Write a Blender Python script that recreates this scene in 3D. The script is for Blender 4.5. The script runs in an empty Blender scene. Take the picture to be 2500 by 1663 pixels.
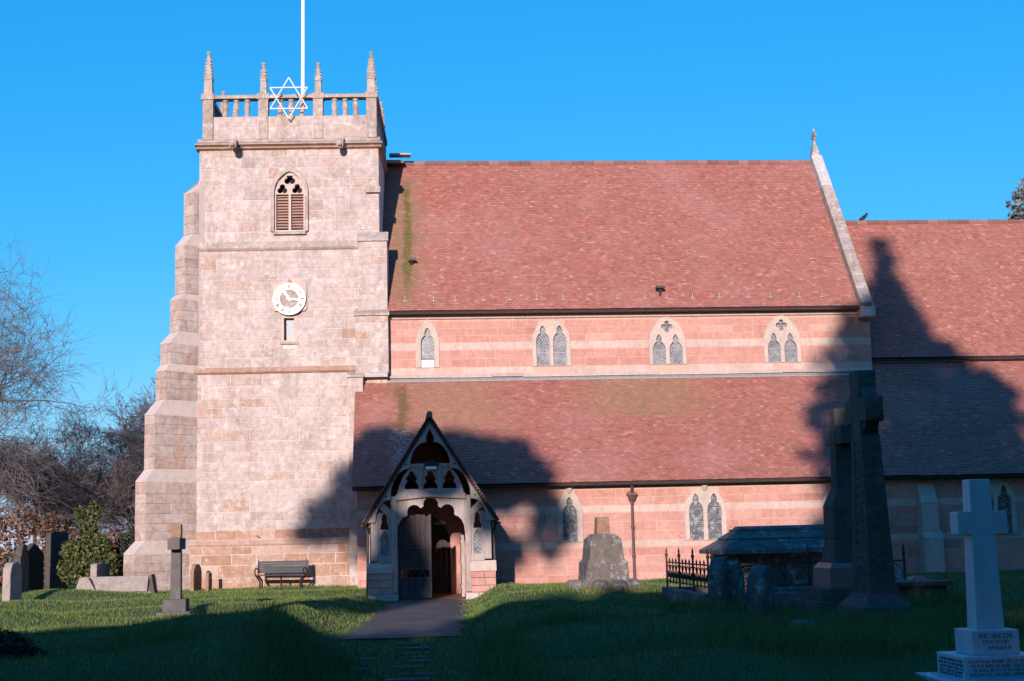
import bpy, bmesh, math, random
import numpy as np
from mathutils import Vector, Matrix
R = math.radians
random.seed(7)
C = bpy.context.scene.collection

# ---------------------------------------------------------------- camera
YAW, PITCH, ROLL = R(4.5), R(7.93), 0.024
fw = Vector((math.sin(YAW)*math.cos(PITCH), math.cos(YAW)*math.cos(PITCH), math.sin(PITCH)))
rt0 = Vector((math.cos(YAW), -math.sin(YAW), 0)); up0 = rt0.cross(fw)
ca, sa = math.cos(math.atan(ROLL)), math.sin(math.atan(ROLL))
rt = rt0*ca - up0*sa; up = up0*ca + rt0*sa
cd = bpy.data.cameras.new('camera'); cam = bpy.data.objects.new('camera', cd); C.objects.link(cam)
cd.lens = 50; cd.sensor_width = 36; cd.clip_end = 3000; cd.clip_start = 0.2
cam.matrix_world = Matrix(((rt.x, up.x, -fw.x, 0), (rt.y, up.y, -fw.y, 0), (rt.z, up.z, -fw.z, 1.6), (0, 0, 0, 1)))
bpy.context.scene.camera = cam

# ---------------------------------------------------------------- sky, sun, exposure
SUN_EL, SUN_AZ = R(13.0), R(12.0)          # sun behind the camera, a little to the left
sc = bpy.context.scene
w = bpy.data.worlds.new('World'); sc.world = w; w.use_nodes = True
nt = w.node_tree; nt.nodes.clear()
sky = nt.nodes.new('ShaderNodeTexSky'); sky.sky_type = 'NISHITA'; sky.sun_disc = False
sky.sun_elevation = SUN_EL; sky.sun_rotation = R(180.0) + SUN_AZ
sky.altitude = 0; sky.air_density = 1.0; sky.dust_density = 0.2; sky.ozone_density = 2.5
# film-like response of the blue sky: one power curve per channel
spl = nt.nodes.new('ShaderNodeSeparateColor'); hs = nt.nodes.new('ShaderNodeCombineColor')
for ch, (gain, pw) in enumerate(((0.092, 2.0), (1.48, 0.66), (4.0, 0.36))):
    p_ = nt.nodes.new('ShaderNodeMath'); p_.operation = 'POWER'; p_.inputs[1].default_value = pw
    g_ = nt.nodes.new('ShaderNodeMath'); g_.operation = 'MULTIPLY'; g_.inputs[1].default_value = gain
    nt.links.new(spl.outputs[ch], p_.inputs[0]); nt.links.new(p_.outputs[0], g_.inputs[0]); nt.links.new(g_.outputs[0], hs.inputs[ch])
bg = nt.nodes.new('ShaderNodeBackground'); bg.inputs['Strength'].default_value = 0.10
wo = nt.nodes.new('ShaderNodeOutputWorld')
nt.links.new(sky.outputs[0], spl.inputs[0]); nt.links.new(hs.outputs[0], bg.inputs[0]); nt.links.new(bg.outputs[0], wo.inputs[0])
ld = bpy.data.lights.new('sun', 'SUN'); ld.energy = 5.0; ld.angle = R(0.55); ld.color = (1.0, 0.86, 0.79)
sun = bpy.data.objects.new('sun', ld); C.objects.link(sun)
sdir = Vector((-math.sin(SUN_AZ)*math.cos(SUN_EL), -math.cos(SUN_AZ)*math.cos(SUN_EL), math.sin(SUN_EL)))
sun.rotation_euler = (-sdir).to_track_quat('-Z', 'Y').to_euler(); sun.location = sdir*60
vs = sc.view_settings; vs.view_transform = 'Standard'; vs.look = 'None'; vs.gamma = 1; vs.use_curve_mapping = False
vs.exposure = 0.45

# ---------------------------------------------------------------- materials
def ramp(nt, fac, stops):
    n = nt.nodes.new('ShaderNodeValToRGB'); e = n.color_ramp.elements
    while len(e) < len(stops): e.new(0.5)
    for k, (p, c) in zip(e, stops): k.position = p; k.color = (*c, 1)
    nt.links.new(fac, n.inputs[0]); return n.outputs[0]
def noise(nt, scale, vec, detail=4, rough=0.6):
    n = nt.nodes.new('ShaderNodeTexNoise'); n.inputs['Scale'].default_value = scale
    n.inputs['Detail'].default_value = detail; n.inputs['Roughness'].default_value = rough
    nt.links.new(vec, n.inputs['Vector']); return n.outputs[0]
def math_(nt, op, a, b=None, clamp=False):
    n = nt.nodes.new('ShaderNodeMath'); n.operation = op; n.use_clamp = clamp
    for i, v in enumerate((a, b)):
        if v is None: continue
        if isinstance(v, (int, float)): n.inputs[i].default_value = v
        else: nt.links.new(v, n.inputs[i])
    return n.outputs[0]
def mix(nt, f, a, b, mode='MIX'):
    n = nt.nodes.new('ShaderNodeMixRGB'); n.blend_type = mode
    for i, v in enumerate((f, a, b)):
        if isinstance(v, (int, float)): n.inputs[i].default_value = v
        elif isinstance(v, tuple): n.inputs[i].default_value = (*v, 1)
        else: nt.links.new(v, n.inputs[i])
    return n.outputs[0]
def smooth(nt, v, lo, hi):
    n = nt.nodes.new('ShaderNodeMapRange'); n.interpolation_type = 'SMOOTHSTEP'
    n.inputs[1].default_value = lo; n.inputs[2].default_value = hi; nt.links.new(v, n.inputs[0]); return n.outputs[0]
def vscale(nt, v, s):
    n = nt.nodes.new('ShaderNodeVectorMath'); n.operation = 'MULTIPLY'; n.inputs[1].default_value = s
    nt.links.new(v, n.inputs[0]); return n.outputs[0]
class Mat:
    def __init__(s, name, rough=0.85, metal=0.0, spec=0.3):
        s.m = bpy.data.materials.new(name); s.m.use_nodes = True; s.nt = s.m.node_tree
        s.b = s.nt.nodes['Principled BSDF']; s.b.inputs['Roughness'].default_value = rough
        s.b.inputs['Metallic'].default_value = metal; s.b.inputs['Specular IOR Level'].default_value = spec
        g = s.nt.nodes.new('ShaderNodeNewGeometry'); s.pos = g.outputs['Position']; s.isl = g.outputs['Random Per Island']
        oi = s.nt.nodes.new('ShaderNodeObjectInfo'); s.rnd = math_(s.nt, 'FRACT', math_(s.nt, 'ADD', oi.outputs['Random'], s.isl))
        sp = s.nt.nodes.new('ShaderNodeSeparateXYZ'); s.nt.links.new(s.pos, sp.inputs[0]); s.x, s.y, s.z = sp.outputs
    def color(s, c): s.nt.links.new(c, s.b.inputs['Base Color'])
    def bump(s, h, strength=0.4, dist=0.02):
        n = s.nt.nodes.new('ShaderNodeBump'); n.inputs['Strength'].default_value = strength; n.inputs['Distance'].default_value = dist
        s.nt.links.new(h, n.inputs['Height']); s.nt.links.new(n.outputs[0], s.b.inputs['Normal'])
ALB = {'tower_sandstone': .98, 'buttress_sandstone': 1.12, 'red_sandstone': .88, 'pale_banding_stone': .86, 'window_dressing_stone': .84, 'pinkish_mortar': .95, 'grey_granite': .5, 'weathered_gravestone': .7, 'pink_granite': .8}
GRIME = {'tower_sandstone': .75, 'buttress_sandstone': .6, 'weathered_grey_sandstone': .7, 'red_sandstone': .35, 'pale_banding_stone': .4, 'window_dressing_stone': .3}
def stone_mat(name, stops, mott=0.5,  lichen=0.0, lich_col=(0.62, 0.58, 0.54), fine=22, bump=0.5, rough=0.92, dark=(0.5, 0.45, 0.42)):
    M = Mat(name, rough); n = M.nt
    kk = ALB.get(name, 1.0); stops = [(p, tuple(v*kk for v in c)) for p, c in stops]
    c = ramp(n, M.rnd, stops)
    if name in GRIME:
        gr = smooth(n, noise(n, 1.5, vscale(n, M.pos, (1, 1, 0.3)), 7, 0.75), 0.45, 0.72); c = mix(n, math_(n, 'MULTIPLY', gr, GRIME[name]), c, (0.60, 0.57, 0.56), 'MULTIPLY')
    big = noise(n, 0.9, M.pos, 5, 0.65); med = noise(n, 5.0, M.pos, 5, 0.7); fin = noise(n, fine, M.pos, 4, 0.7)
    f = smooth(n, med, 0.35, 0.75)
    c = mix(n, math_(n, 'MULTIPLY', f, mott), c, dark, 'MULTIPLY')
    c = mix(n, math_(n, 'MULTIPLY', smooth(n, big, 0.4, 0.7), 0.30), c, (1.25, 1.2, 1.2), 'MULTIPLY')
    if lichen:
        lm = math_(n, 'MULTIPLY', smooth(n, noise(n, 3.2, M.pos, 8, 0.8), 0.52, 0.62), lichen)
        c = mix(n, lm, c, lich_col)
    c = mix(n, 0.35, c, ramp(n, fin, [(0.3, (0.55, 0.55, 0.55)), (0.7, (1.2, 1.2, 1.2))]), 'MULTIPLY')
    M.color(c); M.bump(math_(n, 'ADD', fin, math_(n, 'MULTIPLY', med, 1.5)), bump, 0.02)
    return M.m
m_tower = stone_mat('tower_sandstone', [(0, (0.43, 0.35, 0.325)), (0.2, (0.48, 0.405, 0.38)), (0.42, (0.45, 0.365, 0.335)), (0.6, (0.52, 0.445, 0.42)), (0.80, (0.44, 0.345, 0.31)), (0.93, (0.46, 0.35, 0.295)), (1, (0.41, 0.27, 0.215))], 0.55, 0.5)
m_tower_base = stone_mat('tower_plinth_sandstone', [(0, (0.40, 0.25, 0.18)), (0.4, (0.33, 0.19, 0.13)), (0.7, (0.47, 0.35, 0.29)), (1, (0.36, 0.2, 0.13))], 0.5, 0.35)
m_weather = stone_mat('weathered_grey_sandstone', [(0, (0.37, 0.31, 0.27)), (0.5, (0.42, 0.34, 0.30)), (1, (0.34, 0.27, 0.23))], 0.6, 0.6, (0.56, 0.53, 0.49))
m_butt = stone_mat('buttress_sandstone', [(0, (0.42, 0.33, 0.29)), (0.4, (0.46, 0.37, 0.33)), (0.75, (0.40, 0.30, 0.26)), (0.92, (0.42, 0.28, 0.22)), (1, (0.5, 0.42, 0.38))], 0.65, 0.5, (0.58, 0.53, 0.49))  # facing colour lightened to make up for the grazing sun on the flank
m_mortar = stone_mat('pale_lime_mortar', [(0, (0.56, 0.47, 0.42)), (1, (0.56, 0.47, 0.42))], 0.3, 0.0, bump=0.3)
m_red = stone_mat('red_sandstone', [(0, (0.53, 0.275, 0.225)), (0.3, (0.56, 0.30, 0.25)), (0.6, (0.51, 0.25, 0.205)), (0.85, (0.60, 0.355, 0.30)), (1, (0.47, 0.21, 0.165))], 0.4, 0.2, (0.6, 0.42, 0.36), bump=0.3)
m_pale = stone_mat('pale_banding_stone', [(0, (0.56, 0.42, 0.36)), (0.5, (0.60, 0.46, 0.40)), (1, (0.53, 0.38, 0.32))], 0.3, 0.15, bump=0.3)
m_dress = stone_mat('window_dressing_stone', [(0, (0.56, 0.45, 0.40)), (1, (0.60, 0.48, 0.42))], 0.3, 0.1, bump=0.25)
m_mortar_red = stone_mat('pinkish_mortar', [(0, (0.56, 0.34, 0.27)), (1, (0.56, 0.34, 0.27))], 0.2, 0, bump=0.2)
m_grave = stone_mat('weathered_gravestone', [(0, (0.20, 0.17, 0.15)), (0.5, (0.26, 0.21, 0.18)), (1, (0.17, 0.15, 0.14))], 0.7, 0.65, (0.40, 0.40, 0.38))
m_granite = stone_mat('grey_granite', [(0, (0.22, 0.20, 0.19)), (1, (0.26, 0.23, 0.22))], 0.4, 0.1, (0.4, 0.38, 0.36), fine=60, bump=0.2)
m_pinkgran = stone_mat('pink_granite', [(0, (0.30, 0.16, 0.14)), (1, (0.30, 0.16, 0.14))], 0.3, 0.0, fine=70, bump=0.1, rough=0.45)
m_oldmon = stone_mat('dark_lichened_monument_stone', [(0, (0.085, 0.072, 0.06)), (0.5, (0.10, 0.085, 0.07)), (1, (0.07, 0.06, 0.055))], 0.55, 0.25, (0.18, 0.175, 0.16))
m_tomb = stone_mat('pale_tomb_stone', [(0, (0.30, 0.25, 0.22)), (1, (0.34, 0.28, 0.25))], 0.6, 0.3, (0.42, 0.40, 0.38))
m_gravered = stone_mat('brown_sandstone_gravestone', [(0, (0.26, 0.15, 0.10)), (1, (0.3, 0.18, 0.12))], 0.5, 0.3, (0.42, 0.36, 0.3))
M = Mat('white_marble', 0.45); n = M.nt
M.color(ramp(n, noise(n, 2.5, vscale(n, M.pos, (1, 1, 0.4)), 6, 0.7), [(0.3, (0.34, 0.40, 0.43)), (0.6, (0.44, 0.50, 0.53)), (0.8, (0.33, 0.38, 0.41))])); M.bump(noise(n, 40, M.pos), 0.08, 0.01); m_marble = M.m
def plain(name, c, rough=0.6, metal=0.0, var=0.25, scale=8, spec=0.4):
    M = Mat(name, rough, metal, spec); n = M.nt
    f = noise(n, scale, M.pos, 5, 0.7)
    M.color(ramp(n, f, [(0.3, tuple(k*(1-var) for k in c)), (0.7, tuple(min(1, k*(1+var)) for k in c))])); M.bump(f, 0.15, 0.01); return M.m
m_white = plain('white_paint', (0.82, 0.82, 0.80), 0.4, 0, 0.05)
m_starw = plain('dull_white_metal', (0.62, 0.60, 0.60), 0.5, 0.1, 0.1)
m_iron = plain('black_painted_iron', (0.02, 0.018, 0.018), 0.5, 0.3, 0.3)
m_rust = plain('rusty_iron', (0.09, 0.035, 0.025), 0.8, 0.2, 0.4, 20)
m_pipe = plain('brown_painted_cast_iron', (0.10, 0.05, 0.045), 0.5, 0.2, 0.3)
m_gutter = plain('dark_gutter_paint', (0.05, 0.03, 0.028), 0.6, 0.1, 0.3)
m_lead = plain('lead_came', (0.42, 0.42, 0.44), 0.55, 0.2, 0.15)
m_leadflash = plain('lead_flashing', (0.30, 0.28, 0.28), 0.6, 0.2, 0.2)
m_void = plain('dark_interior', (0.012, 0.010, 0.010), 0.9, 0, 0.2)
m_numeral = plain('dial_numeral_paint', (0.20, 0.15, 0.12), 0.6, 0, 0.1)
m_ink = plain('engraved_lead_letters', (0.05, 0.06, 0.08), 0.7, 0, 0.2)
m_benchw = plain('dark_stained_bench_timber', (0.022, 0.022, 0.028), 0.6, 0, 0.3, 14)
m_bulb = plain('frosted_lamp_cover', (0.75, 0.75, 0.68), 0.3, 0, 0.05)
m_bird = plain('black_feathers', (0.02, 0.02, 0.022), 0.6, 0, 0.2)
M = Mat('leaded_glass', 0.22, 0, 0.6); n = M.nt
M.color(ramp(n, noise(n, 3.5, M.pos, 5, 0.8), [(0.35, (0.05, 0.05, 0.06)), (0.5, (0.14, 0.14, 0.155)), (0.65, (0.24, 0.24, 0.26))])); M.bump(noise(n, 9, M.pos), 0.3, 0.01); m_glass = M.m  # uneven sky reflection painted in as lighter and darker patches
M = Mat('stained_glass', 0.35, 0, 0.5); n = M.nt
v = n.nodes.new('ShaderNodeTexVoronoi'); v.inputs['Scale'].default_value = 9; n.links.new(vscale(n, M.pos, (1, 1, 0.75)), v.inputs['Vector'])
v2 = n.nodes.new('ShaderNodeTexVoronoi'); v2.feature = 'DISTANCE_TO_EDGE'; v2.inputs['Scale'].default_value = 9; n.links.new(vscale(n, M.pos, (1, 1, 0.75)), v2.inputs['Vector'])
sx = n.nodes.new('ShaderNodeSeparateColor'); n.links.new(v.outputs['Color'], sx.inputs[0])
gl = ramp(n, sx.outputs[0], [(0, (0.08, 0.085, 0.10)), (0.4, (0.18, 0.19, 0.21)), (0.7, (0.25, 0.26, 0.28)), (1, (0.10, 0.10, 0.12))])
M.color(mix(n, smooth(n, v2.outputs['Distance'], 0.02, 0.07), (0.03, 0.03, 0.035), gl)); m_stained = M.m
# weathered oak
def timber(name, a, b, rough=0.85):
    M = Mat(name, rough); n = M.nt
    g = noise(n, 6, vscale(n, M.pos, (4, 4, 0.6)), 8, 0.75); l = noise(n, 1.3, M.pos, 4)
    c = ramp(n, g, [(0.3, a), (0.7, b)])
    c = mix(n, math_(n, 'MULTIPLY', smooth(n, l, 0.4, 0.7), 0.5), c, (0.6, 0.55, 0.55), 'MULTIPLY')
    c = mix(n, 0.5, c, ramp(n, M.rnd, [(0, (0.75, 0.75, 0.75)), (1, (1.2, 1.2, 1.2))]), 'MULTIPLY')
    M.color(c); M.bump(g, 0.5, 0.01); return M.m
m_oak = timber('silvered_oak', (0.24, 0.195, 0.175), (0.46, 0.39, 0.355))
m_oakdark = timber('dark_oak_door', (0.035, 0.026, 0.024), (0.075, 0.055, 0.05))
m_gate = timber('painted_gate_timber', (0.035, 0.035, 0.042), (0.07, 0.07, 0.08))
m_louvre = timber('faded_louvre_slats', (0.30, 0.17, 0.14), (0.42, 0.26, 0.22))
# roof tiles
def tile_mat(name, stops, streaks=()):
    M = Mat(name, 0.82); n = M.nt
    c = ramp(n, M.isl, stops)
    big = noise(n, 0.35, M.pos, 4, 0.6); med = noise(n, 2.2, vscale(n, M.pos, (1, 1, 1.6)), 6, 0.75)
    c = mix(n, math_(n, 'MULTIPLY', smooth(n, med, 0.42, 0.72), 0.55), c, (0.23, 0.125, 0.075))
    c = mix(n, math_(n, 'MULTIPLY', smooth(n, big, 0.45, 0.75), 0.28), c, (0.42, 0.25, 0.225))
    lm = smooth(n, noise(n, 5.0, vscale(n, M.pos, (0.6, 1, 2.2)), 8, 0.82), 0.62, 0.68)
    c = mix(n, math_(n, 'MULTIPLY', lm, 0.38), c, (0.50, 0.42, 0.40))
    for (axis0, axis1, z0, z1, col, amt) in streaks:
        wob = math_(n, 'MULTIPLY', math_(n, 'SUBTRACT', noise(n, 1.1, M.pos, 6, 0.7), 0.5), 0.5+0.55*min(3.5, axis1-axis0))
        xx = math_(n, 'ADD', M.x, wob)
        soft = (axis1-axis0)*0.4; zz = math_(n, 'ADD', M.z, math_(n, 'MULTIPLY', wob, 0.8))
        f = math_(n, 'MULTIPLY', smooth(n, xx, axis0, axis0+soft), math_(n, 'SUBTRACT', 1.0, smooth(n, xx, axis1-soft, axis1)))
        f = math_(n, 'MULTIPLY', f, math_(n, 'MULTIPLY', smooth(n, zz, z0, z0+(z1-z0)*.3), math_(n, 'SUBTRACT', 1.0, smooth(n, zz, z1-(z1-z0)*.15, z1))))
        f = math_(n, 'MULTIPLY', f, math_(n, 'MULTIPLY', smooth(n, noise(n, 4, M.pos, 5), 0.25, 0.5) if col[0] < .4 else smooth(n, noise(n, 11, vscale(n, M.pos, (.8, 1, 1.6)), 6, .75), 0.50, 0.58), amt))
        c = mix(n, f, c, col)
    M.color(c); M.bump(noise(n, 30, M.pos), 0.3, 0.01); return M.m
TS = [(0, (0.29, 0.105, 0.080)), (0.25, (0.37, 0.138, 0.108)), (0.5, (0.325, 0.118, 0.092)), (0.75, (0.42, 0.165, 0.13)), (0.92, (0.26, 0.095, 0.075)), (1, (0.46, 0.235, 0.19))]
m_tile_nave = tile_mat('nave_clay_tiles', TS, [(-0.8, 1.2, 9.5, 17.2, (0.24, 0.16, 0.09), 0.75), (0.05, 0.55, 10.3, 16.7, (0.13, 0.11, 0.03), 1.0)])
m_tile_aisle = tile_mat('aisle_clay_tiles', TS, [(-1.4, 5.0, 5.2, 8.2, (0.30, 0.18, 0.11), 0.6), (-0.35, 0.35, 5.2, 7.6, (0.16, 0.095, 0.04), 0.9), (-0.6, 0.6, 3.6, 5.9, (0.52, 0.50, 0.50), 0.75), (5, 13, 5.6, 8.2, (0.27, 0.19, 0.10), 0.5)])
m_tile_porch = tile_mat('porch_clay_tiles', [(0, (0.16, 0.07, 0.06)), (0.5, (0.22, 0.10, 0.085)), (1, (0.28, 0.14, 0.12))])
# grass, tarmac, leaves, bark
def leaf_mat(name, stops, rough=0.7, trans=0.0):
    M = Mat(name, rough, 0, 0.25); n = M.nt
    c = ramp(n, M.rnd, stops)
    c = mix(n, 0.5, c, ramp(n, noise(n, 0.8, M.pos, 3), [(0.3, (0.65, 0.65, 0.6)), (0.7, (1.25, 1.2, 1.1))]), 'MULTIPLY')
    if name == 'grass_blades':
        c = mix(n, math_(n, 'MULTIPLY', smooth(n, noise(n, 0.55, M.pos, 5, 0.7), 0.5, 0.68), 0.55), c, (0.17, 0.145, 0.065))
    M.color(c); return M.m
m_blade = leaf_mat('grass_blades', [(0, (0.055, 0.105, 0.02)), (0.35, (0.09, 0.145, 0.03)), (0.7, (0.12, 0.17, 0.035)), (0.9, (0.18, 0.18, 0.055)), (1, (0.23, 0.19, 0.08))])
m_ever = leaf_mat('evergreen_leaves', [(0, (0.012, 0.022, 0.012)), (0.6, (0.03, 0.05, 0.022)), (1, (0.05, 0.08, 0.03))])
m_ivy = leaf_mat('ivy_leaves', [(0, (0.03, 0.045, 0.014)), (0.6, (0.07, 0.085, 0.025)), (1, (0.13, 0.135, 0.05))])
m_needle = leaf_mat('dark_conifer_needles', [(0, (0.012, 0.02, 0.014)), (1, (0.035, 0.05, 0.03))])
m_cedar = leaf_mat('bluish_conifer_needles', [(0, (0.10, 0.105, 0.105)), (1, (0.19, 0.19, 0.18))])
m_hedge = leaf_mat('brown_winter_hedge', [(0, (0.10, 0.05, 0.035)), (0.6, (0.17, 0.09, 0.06)), (1, (0.22, 0.14, 0.09))])
m_ivydark = leaf_mat('dark_holly_leaves', [(0, (0.012, 0.02, 0.012)), (0.8, (0.03, 0.045, 0.025)), (1, (0.09, 0.10, 0.08))])
m_bark = plain('grey_brown_bark', (0.10, 0.075, 0.065), 0.9, 0, 0.35, 12)
m_twig = plain('purplish_twig_bark', (0.13, 0.105, 0.105), 0.9, 0, 0.3, 3)
M = Mat('lawn_soil_and_turf', 0.95); n = M.nt
a = noise(n, 0.5, M.pos, 5); b = noise(n, 9, M.pos, 6, 0.75)
c = ramp(n, b, [(0.3, (0.03, 0.055, 0.014)), (0.55, (0.065, 0.11, 0.026)), (0.75, (0.10, 0.13, 0.04))])
c = mix(n, math_(n, 'MULTIPLY', smooth(n, a, 0.5, 0.7), 0.5), c, (0.13, 0.12, 0.05)); M.color(c); M.bump(b, 0.8, 0.05); m_lawn = M.m
M = Mat('worn_tarmac', 0.9); n = M.nt
b = noise(n, 60, M.pos, 4); a = noise(n, 1.2, M.pos, 5)
c = ramp(n, b, [(0.3, (0.05, 0.04, 0.038)), (0.7, (0.095, 0.076, 0.07))])
c = mix(n, math_(n, 'MULTIPLY', smooth(n, a, 0.42, 0.68), 0.6), c, (0.14, 0.105, 0.08)); M.color(c); M.bump(b, 0.5, 0.01); m_tarmac = M.m
m_floor = plain('red_quarry_tiles', (0.26, 0.10, 0.07), 0.7, 0, 0.25, 5)
m_step = stone_mat('worn_step_stone', [(0, (0.09, 0.08, 0.07)), (1, (0.12, 0.10, 0.09))], 0.6, 0.3, (0.16, 0.16, 0.14))

# ---------------------------------------------------------------- helpers
def thing(name, label, cat, loc=(0, 0, 0), rotz=0, group=None):
    o = bpy.data.objects.new(name, None); C.objects.link(o); o.location = loc; o.rotation_euler = (0, 0, rotz)
    o.empty_display_size = 0.3
    return tag(o, label, cat, group)
def tag(o, label=None, cat=None, group=None, kind=None):
    if label: o['label'] = label
    if cat: o['category'] = cat
    if group: o['group'] = group
    if kind: o['kind'] = kind
    return o
WORLD = set()     # things whose parts are given in world coordinates
def link(name, me, mat, parent=None, loc=None):
    o = bpy.data.objects.new(name, me); C.objects.link(o)
    if mat and not me.materials: me.materials.append(mat)
    if loc: o.location = loc
    if parent:
        o.parent = parent
        if parent.name in WORLD: o.matrix_parent_inverse = Matrix.Translation(-Vector(parent.location))
    return o
class MB:
    def __init__(s): s.v = []; s.f = []
    def add(s, vs, fs):
        b = len(s.v); s.v += [tuple(p) for p in vs]; s.f += [tuple(b+i for i in f) for f in fs]; return s
    def box(s, x0, x1, y0, y1, z0, z1):
        return s.add([(x0, y0, z0), (x1, y0, z0), (x1, y1, z0), (x0, y1, z0), (x0, y0, z1), (x1, y0, z1), (x1, y1, z1), (x0, y1, z1)],
                     [(0, 3, 2, 1), (4, 5, 6, 7), (0, 1, 5, 4), (1, 2, 6, 5), (2, 3, 7, 6), (3, 0, 4, 7)])
    def frustum(s, x0, x1, y0, y1, z0, X0, X1, Y0, Y1, z1):
        return s.add([(x0, y0, z0), (x1, y0, z0), (x1, y1, z0), (x0, y1, z0), (X0, Y0, z1), (X1, Y0, z1), (X1, Y1, z1), (X0, Y1, z1)],
                     [(0, 3, 2, 1), (4, 5, 6, 7), (0, 1, 5, 4), (1, 2, 6, 5), (2, 3, 7, 6), (3, 0, 4, 7)])
    def prismx(s, yz, x0, x1):      # polygon in (y,z), counter-clockwise seen from +x, swept along x
        k = len(yz); vs = [(x0, y, z) for y, z in yz]+[(x1, y, z) for y, z in yz]
        return s.add(vs, [tuple(range(k-1, -1, -1)), tuple(range(k, 2*k))]+[(i, (i+1) % k, k+(i+1) % k, k+i) for i in range(k)])
    def prismy(s, xz, y0, y1):
        k = len(xz); vs = [(x, y0, z) for x, z in xz]+[(x, y1, z) for x, z in xz]
        return s.add(vs, [tuple(range(k)), tuple(range(2*k-1, k-1, -1))]+[(i, k+i, k+(i+1) % k, (i+1) % k) for i in range(k)])
    def prismz(s, xy, z0, z1, xy2=None):
        k = len(xy); vs = [(x, y, z0) for x, y in xy]+[(x, y, z1) for x, y in (xy2 or xy)]
        return s.add(vs, [tuple(range(k-1, -1, -1)), tuple(range(k, 2*k))]+[(i, (i+1) % k, k+(i+1) % k, k+i) for i in range(k)])
    def tube(s, p, q, r0, r1=None, n=6, cap=True):
        p, q = Vector(p), Vector(q); d = (q-p)
        if d.length < 1e-6: return s
        d.normalize(); a = d.orthogonal().normalized(); b = d.cross(a); r1 = r0 if r1 is None else r1
        vs = []
        for c, r in ((p, r0), (q, r1)):
            for i in range(n):
                t = 2*math.pi*i/n; vs.append(c+a*(r*math.cos(t))+b*(r*math.sin(t)))
        fs = [(i, (i+1) % n, n+(i+1) % n, n+i) for i in range(n)]
        if cap: fs += [tuple(range(n-1, -1, -1)), tuple(range(n, 2*n))]
        return s.add(vs, fs)
    def lathe(s, prof, c=(0, 0, 0), n=10):
        vs = []; k = len(prof)
        for r, z in prof:
            for i in range(n):
                t = 2*math.pi*(i+0.5)/n; vs.append((c[0]+r*math.cos(t), c[1]+r*math.sin(t), c[2]+z))
        fs = [(j*n+i, j*n+(i+1) % n, (j+1)*n+(i+1) % n, (j+1)*n+i) for j in range(k-1) for i in range(n)]
        fs += [tuple(range(n-1, -1, -1)), tuple(range((k-1)*n, k*n))]
        return s.add(vs, fs)
    def build(s, name, mat, parent=None, loc=None, bevel=0, smooth_=False):
        me = bpy.data.meshes.new(name); me.from_pydata(s.v, [], s.f)
        if bevel:
            bm = bmesh.new(); bm.from_mesh(me); bmesh.ops.remove_doubles(bm, verts=bm.verts, dist=1e-5)
            bmesh.ops.bevel(bm, geom=list(bm.edges), offset=bevel, segments=2, affect='EDGES', profile=0.6, clamp_overlap=True)
            bm.to_mesh(me); bm.free()
        if smooth_: me.polygons.foreach_set('use_smooth', [True]*len(me.polygons))
        me.update(); return link(name, me, mat, parent, loc)
def plate_mesh(outer, holes, y0, y1, bev=0.0):
    """flat plate in the xz plane with holes, between depth y0 (front) and y1"""
    cu = bpy.data.curves.new('plate', 'CURVE'); cu.dimensions = '2D'; cu.fill_mode = 'BOTH'
    cu.extrude = max(1e-4, abs(y1-y0)/2-bev); cu.bevel_depth = bev; cu.bevel_resolution = 0; cu.offset = -bev
    outs = outer if isinstance(outer[0][0], (tuple, list)) else [outer]
    for loop in outs+list(holes):
        sp = cu.splines.new('POLY'); sp.points.add(len(loop)-1); sp.use_cyclic_u = True
        for p, (u, v) in zip(sp.points, loop): p.co = (u, v, 0, 1)
    o = bpy.data.objects.new('plate', cu); C.objects.link(o)
    dg = bpy.context.evaluated_depsgraph_get(); me = bpy.data.meshes.new_from_object(o.evaluated_get(dg))
    bpy.data.objects.remove(o); bpy.data.curves.remove(cu)
    me.transform(Matrix.Rotation(R(90), 4, 'X')); me.transform(Matrix.Translation((0, (y0+y1)/2, 0)))
    me.materials.clear(); return me
def plate(name, outer, holes, y0, y1, mat, parent, bev=0.0, loc=None):
    me = plate_mesh(outer, holes, y0, y1, bev); me.name = name; return link(name, me, mat, parent, loc)
def arch(cx, hw, z0, zs, za, n=8):
    """pointed arch outline"""
    h = za-zs; r = (hw*hw+h*h)/(2*hw); L = []
    a1 = math.asin(min(1, h/r))
    right = [(cx+hw-r+r*math.cos(a1*i/n), zs+r*math.sin(a1*i/n)) for i in range(n+1)]
    left = [(2*cx-x, z) for x, z in reversed(right[:-1])]
    return [(cx-hw, z0), (cx+hw, z0)]+right+left
def sym(cx, half):
    """half outline on the right side from bottom to apex (x>=0) -> closed loop"""
    r = [(cx+x, z) for x, z in half]; l = [(cx-x, z) for x, z in reversed(half) if x > 1e-6]
    return r+l
def arc(cx, cz, r, a0, a1, n):
    return [(cx+r*math.cos(R(a0+(a1-a0)*i/n)), cz+r*math.sin(R(a0+(a1-a0)*i/n))) for i in range(n+1)]
def cusped(cx, hw, z0, za):
    """cusped (trefoil headed) lancet light"""
    H = hw*2.3; zs = za-H
    half = [(hw, z0), (hw, zs)]+[(hw*(0.99-0.14*t-0.3*t*t*t), zs+H*0.42*t) for t in (0.3, 0.6, 0.85, 1.0)]
    half += [(hw*0.36, zs+H*0.47), (hw*0.40, zs+H*0.56), (hw*0.42, zs+H*0.66), (hw*0.33, zs+H*0.80), (hw*0.16, zs+H*0.93), (0, za)]
    return sym(cx, half)
def circ(cx, cz, r, n=16): return [(cx+r*math.cos(2*math.pi*i/n), cz+r*math.sin(2*math.pi*i/n)) for i in range(n)]
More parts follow.
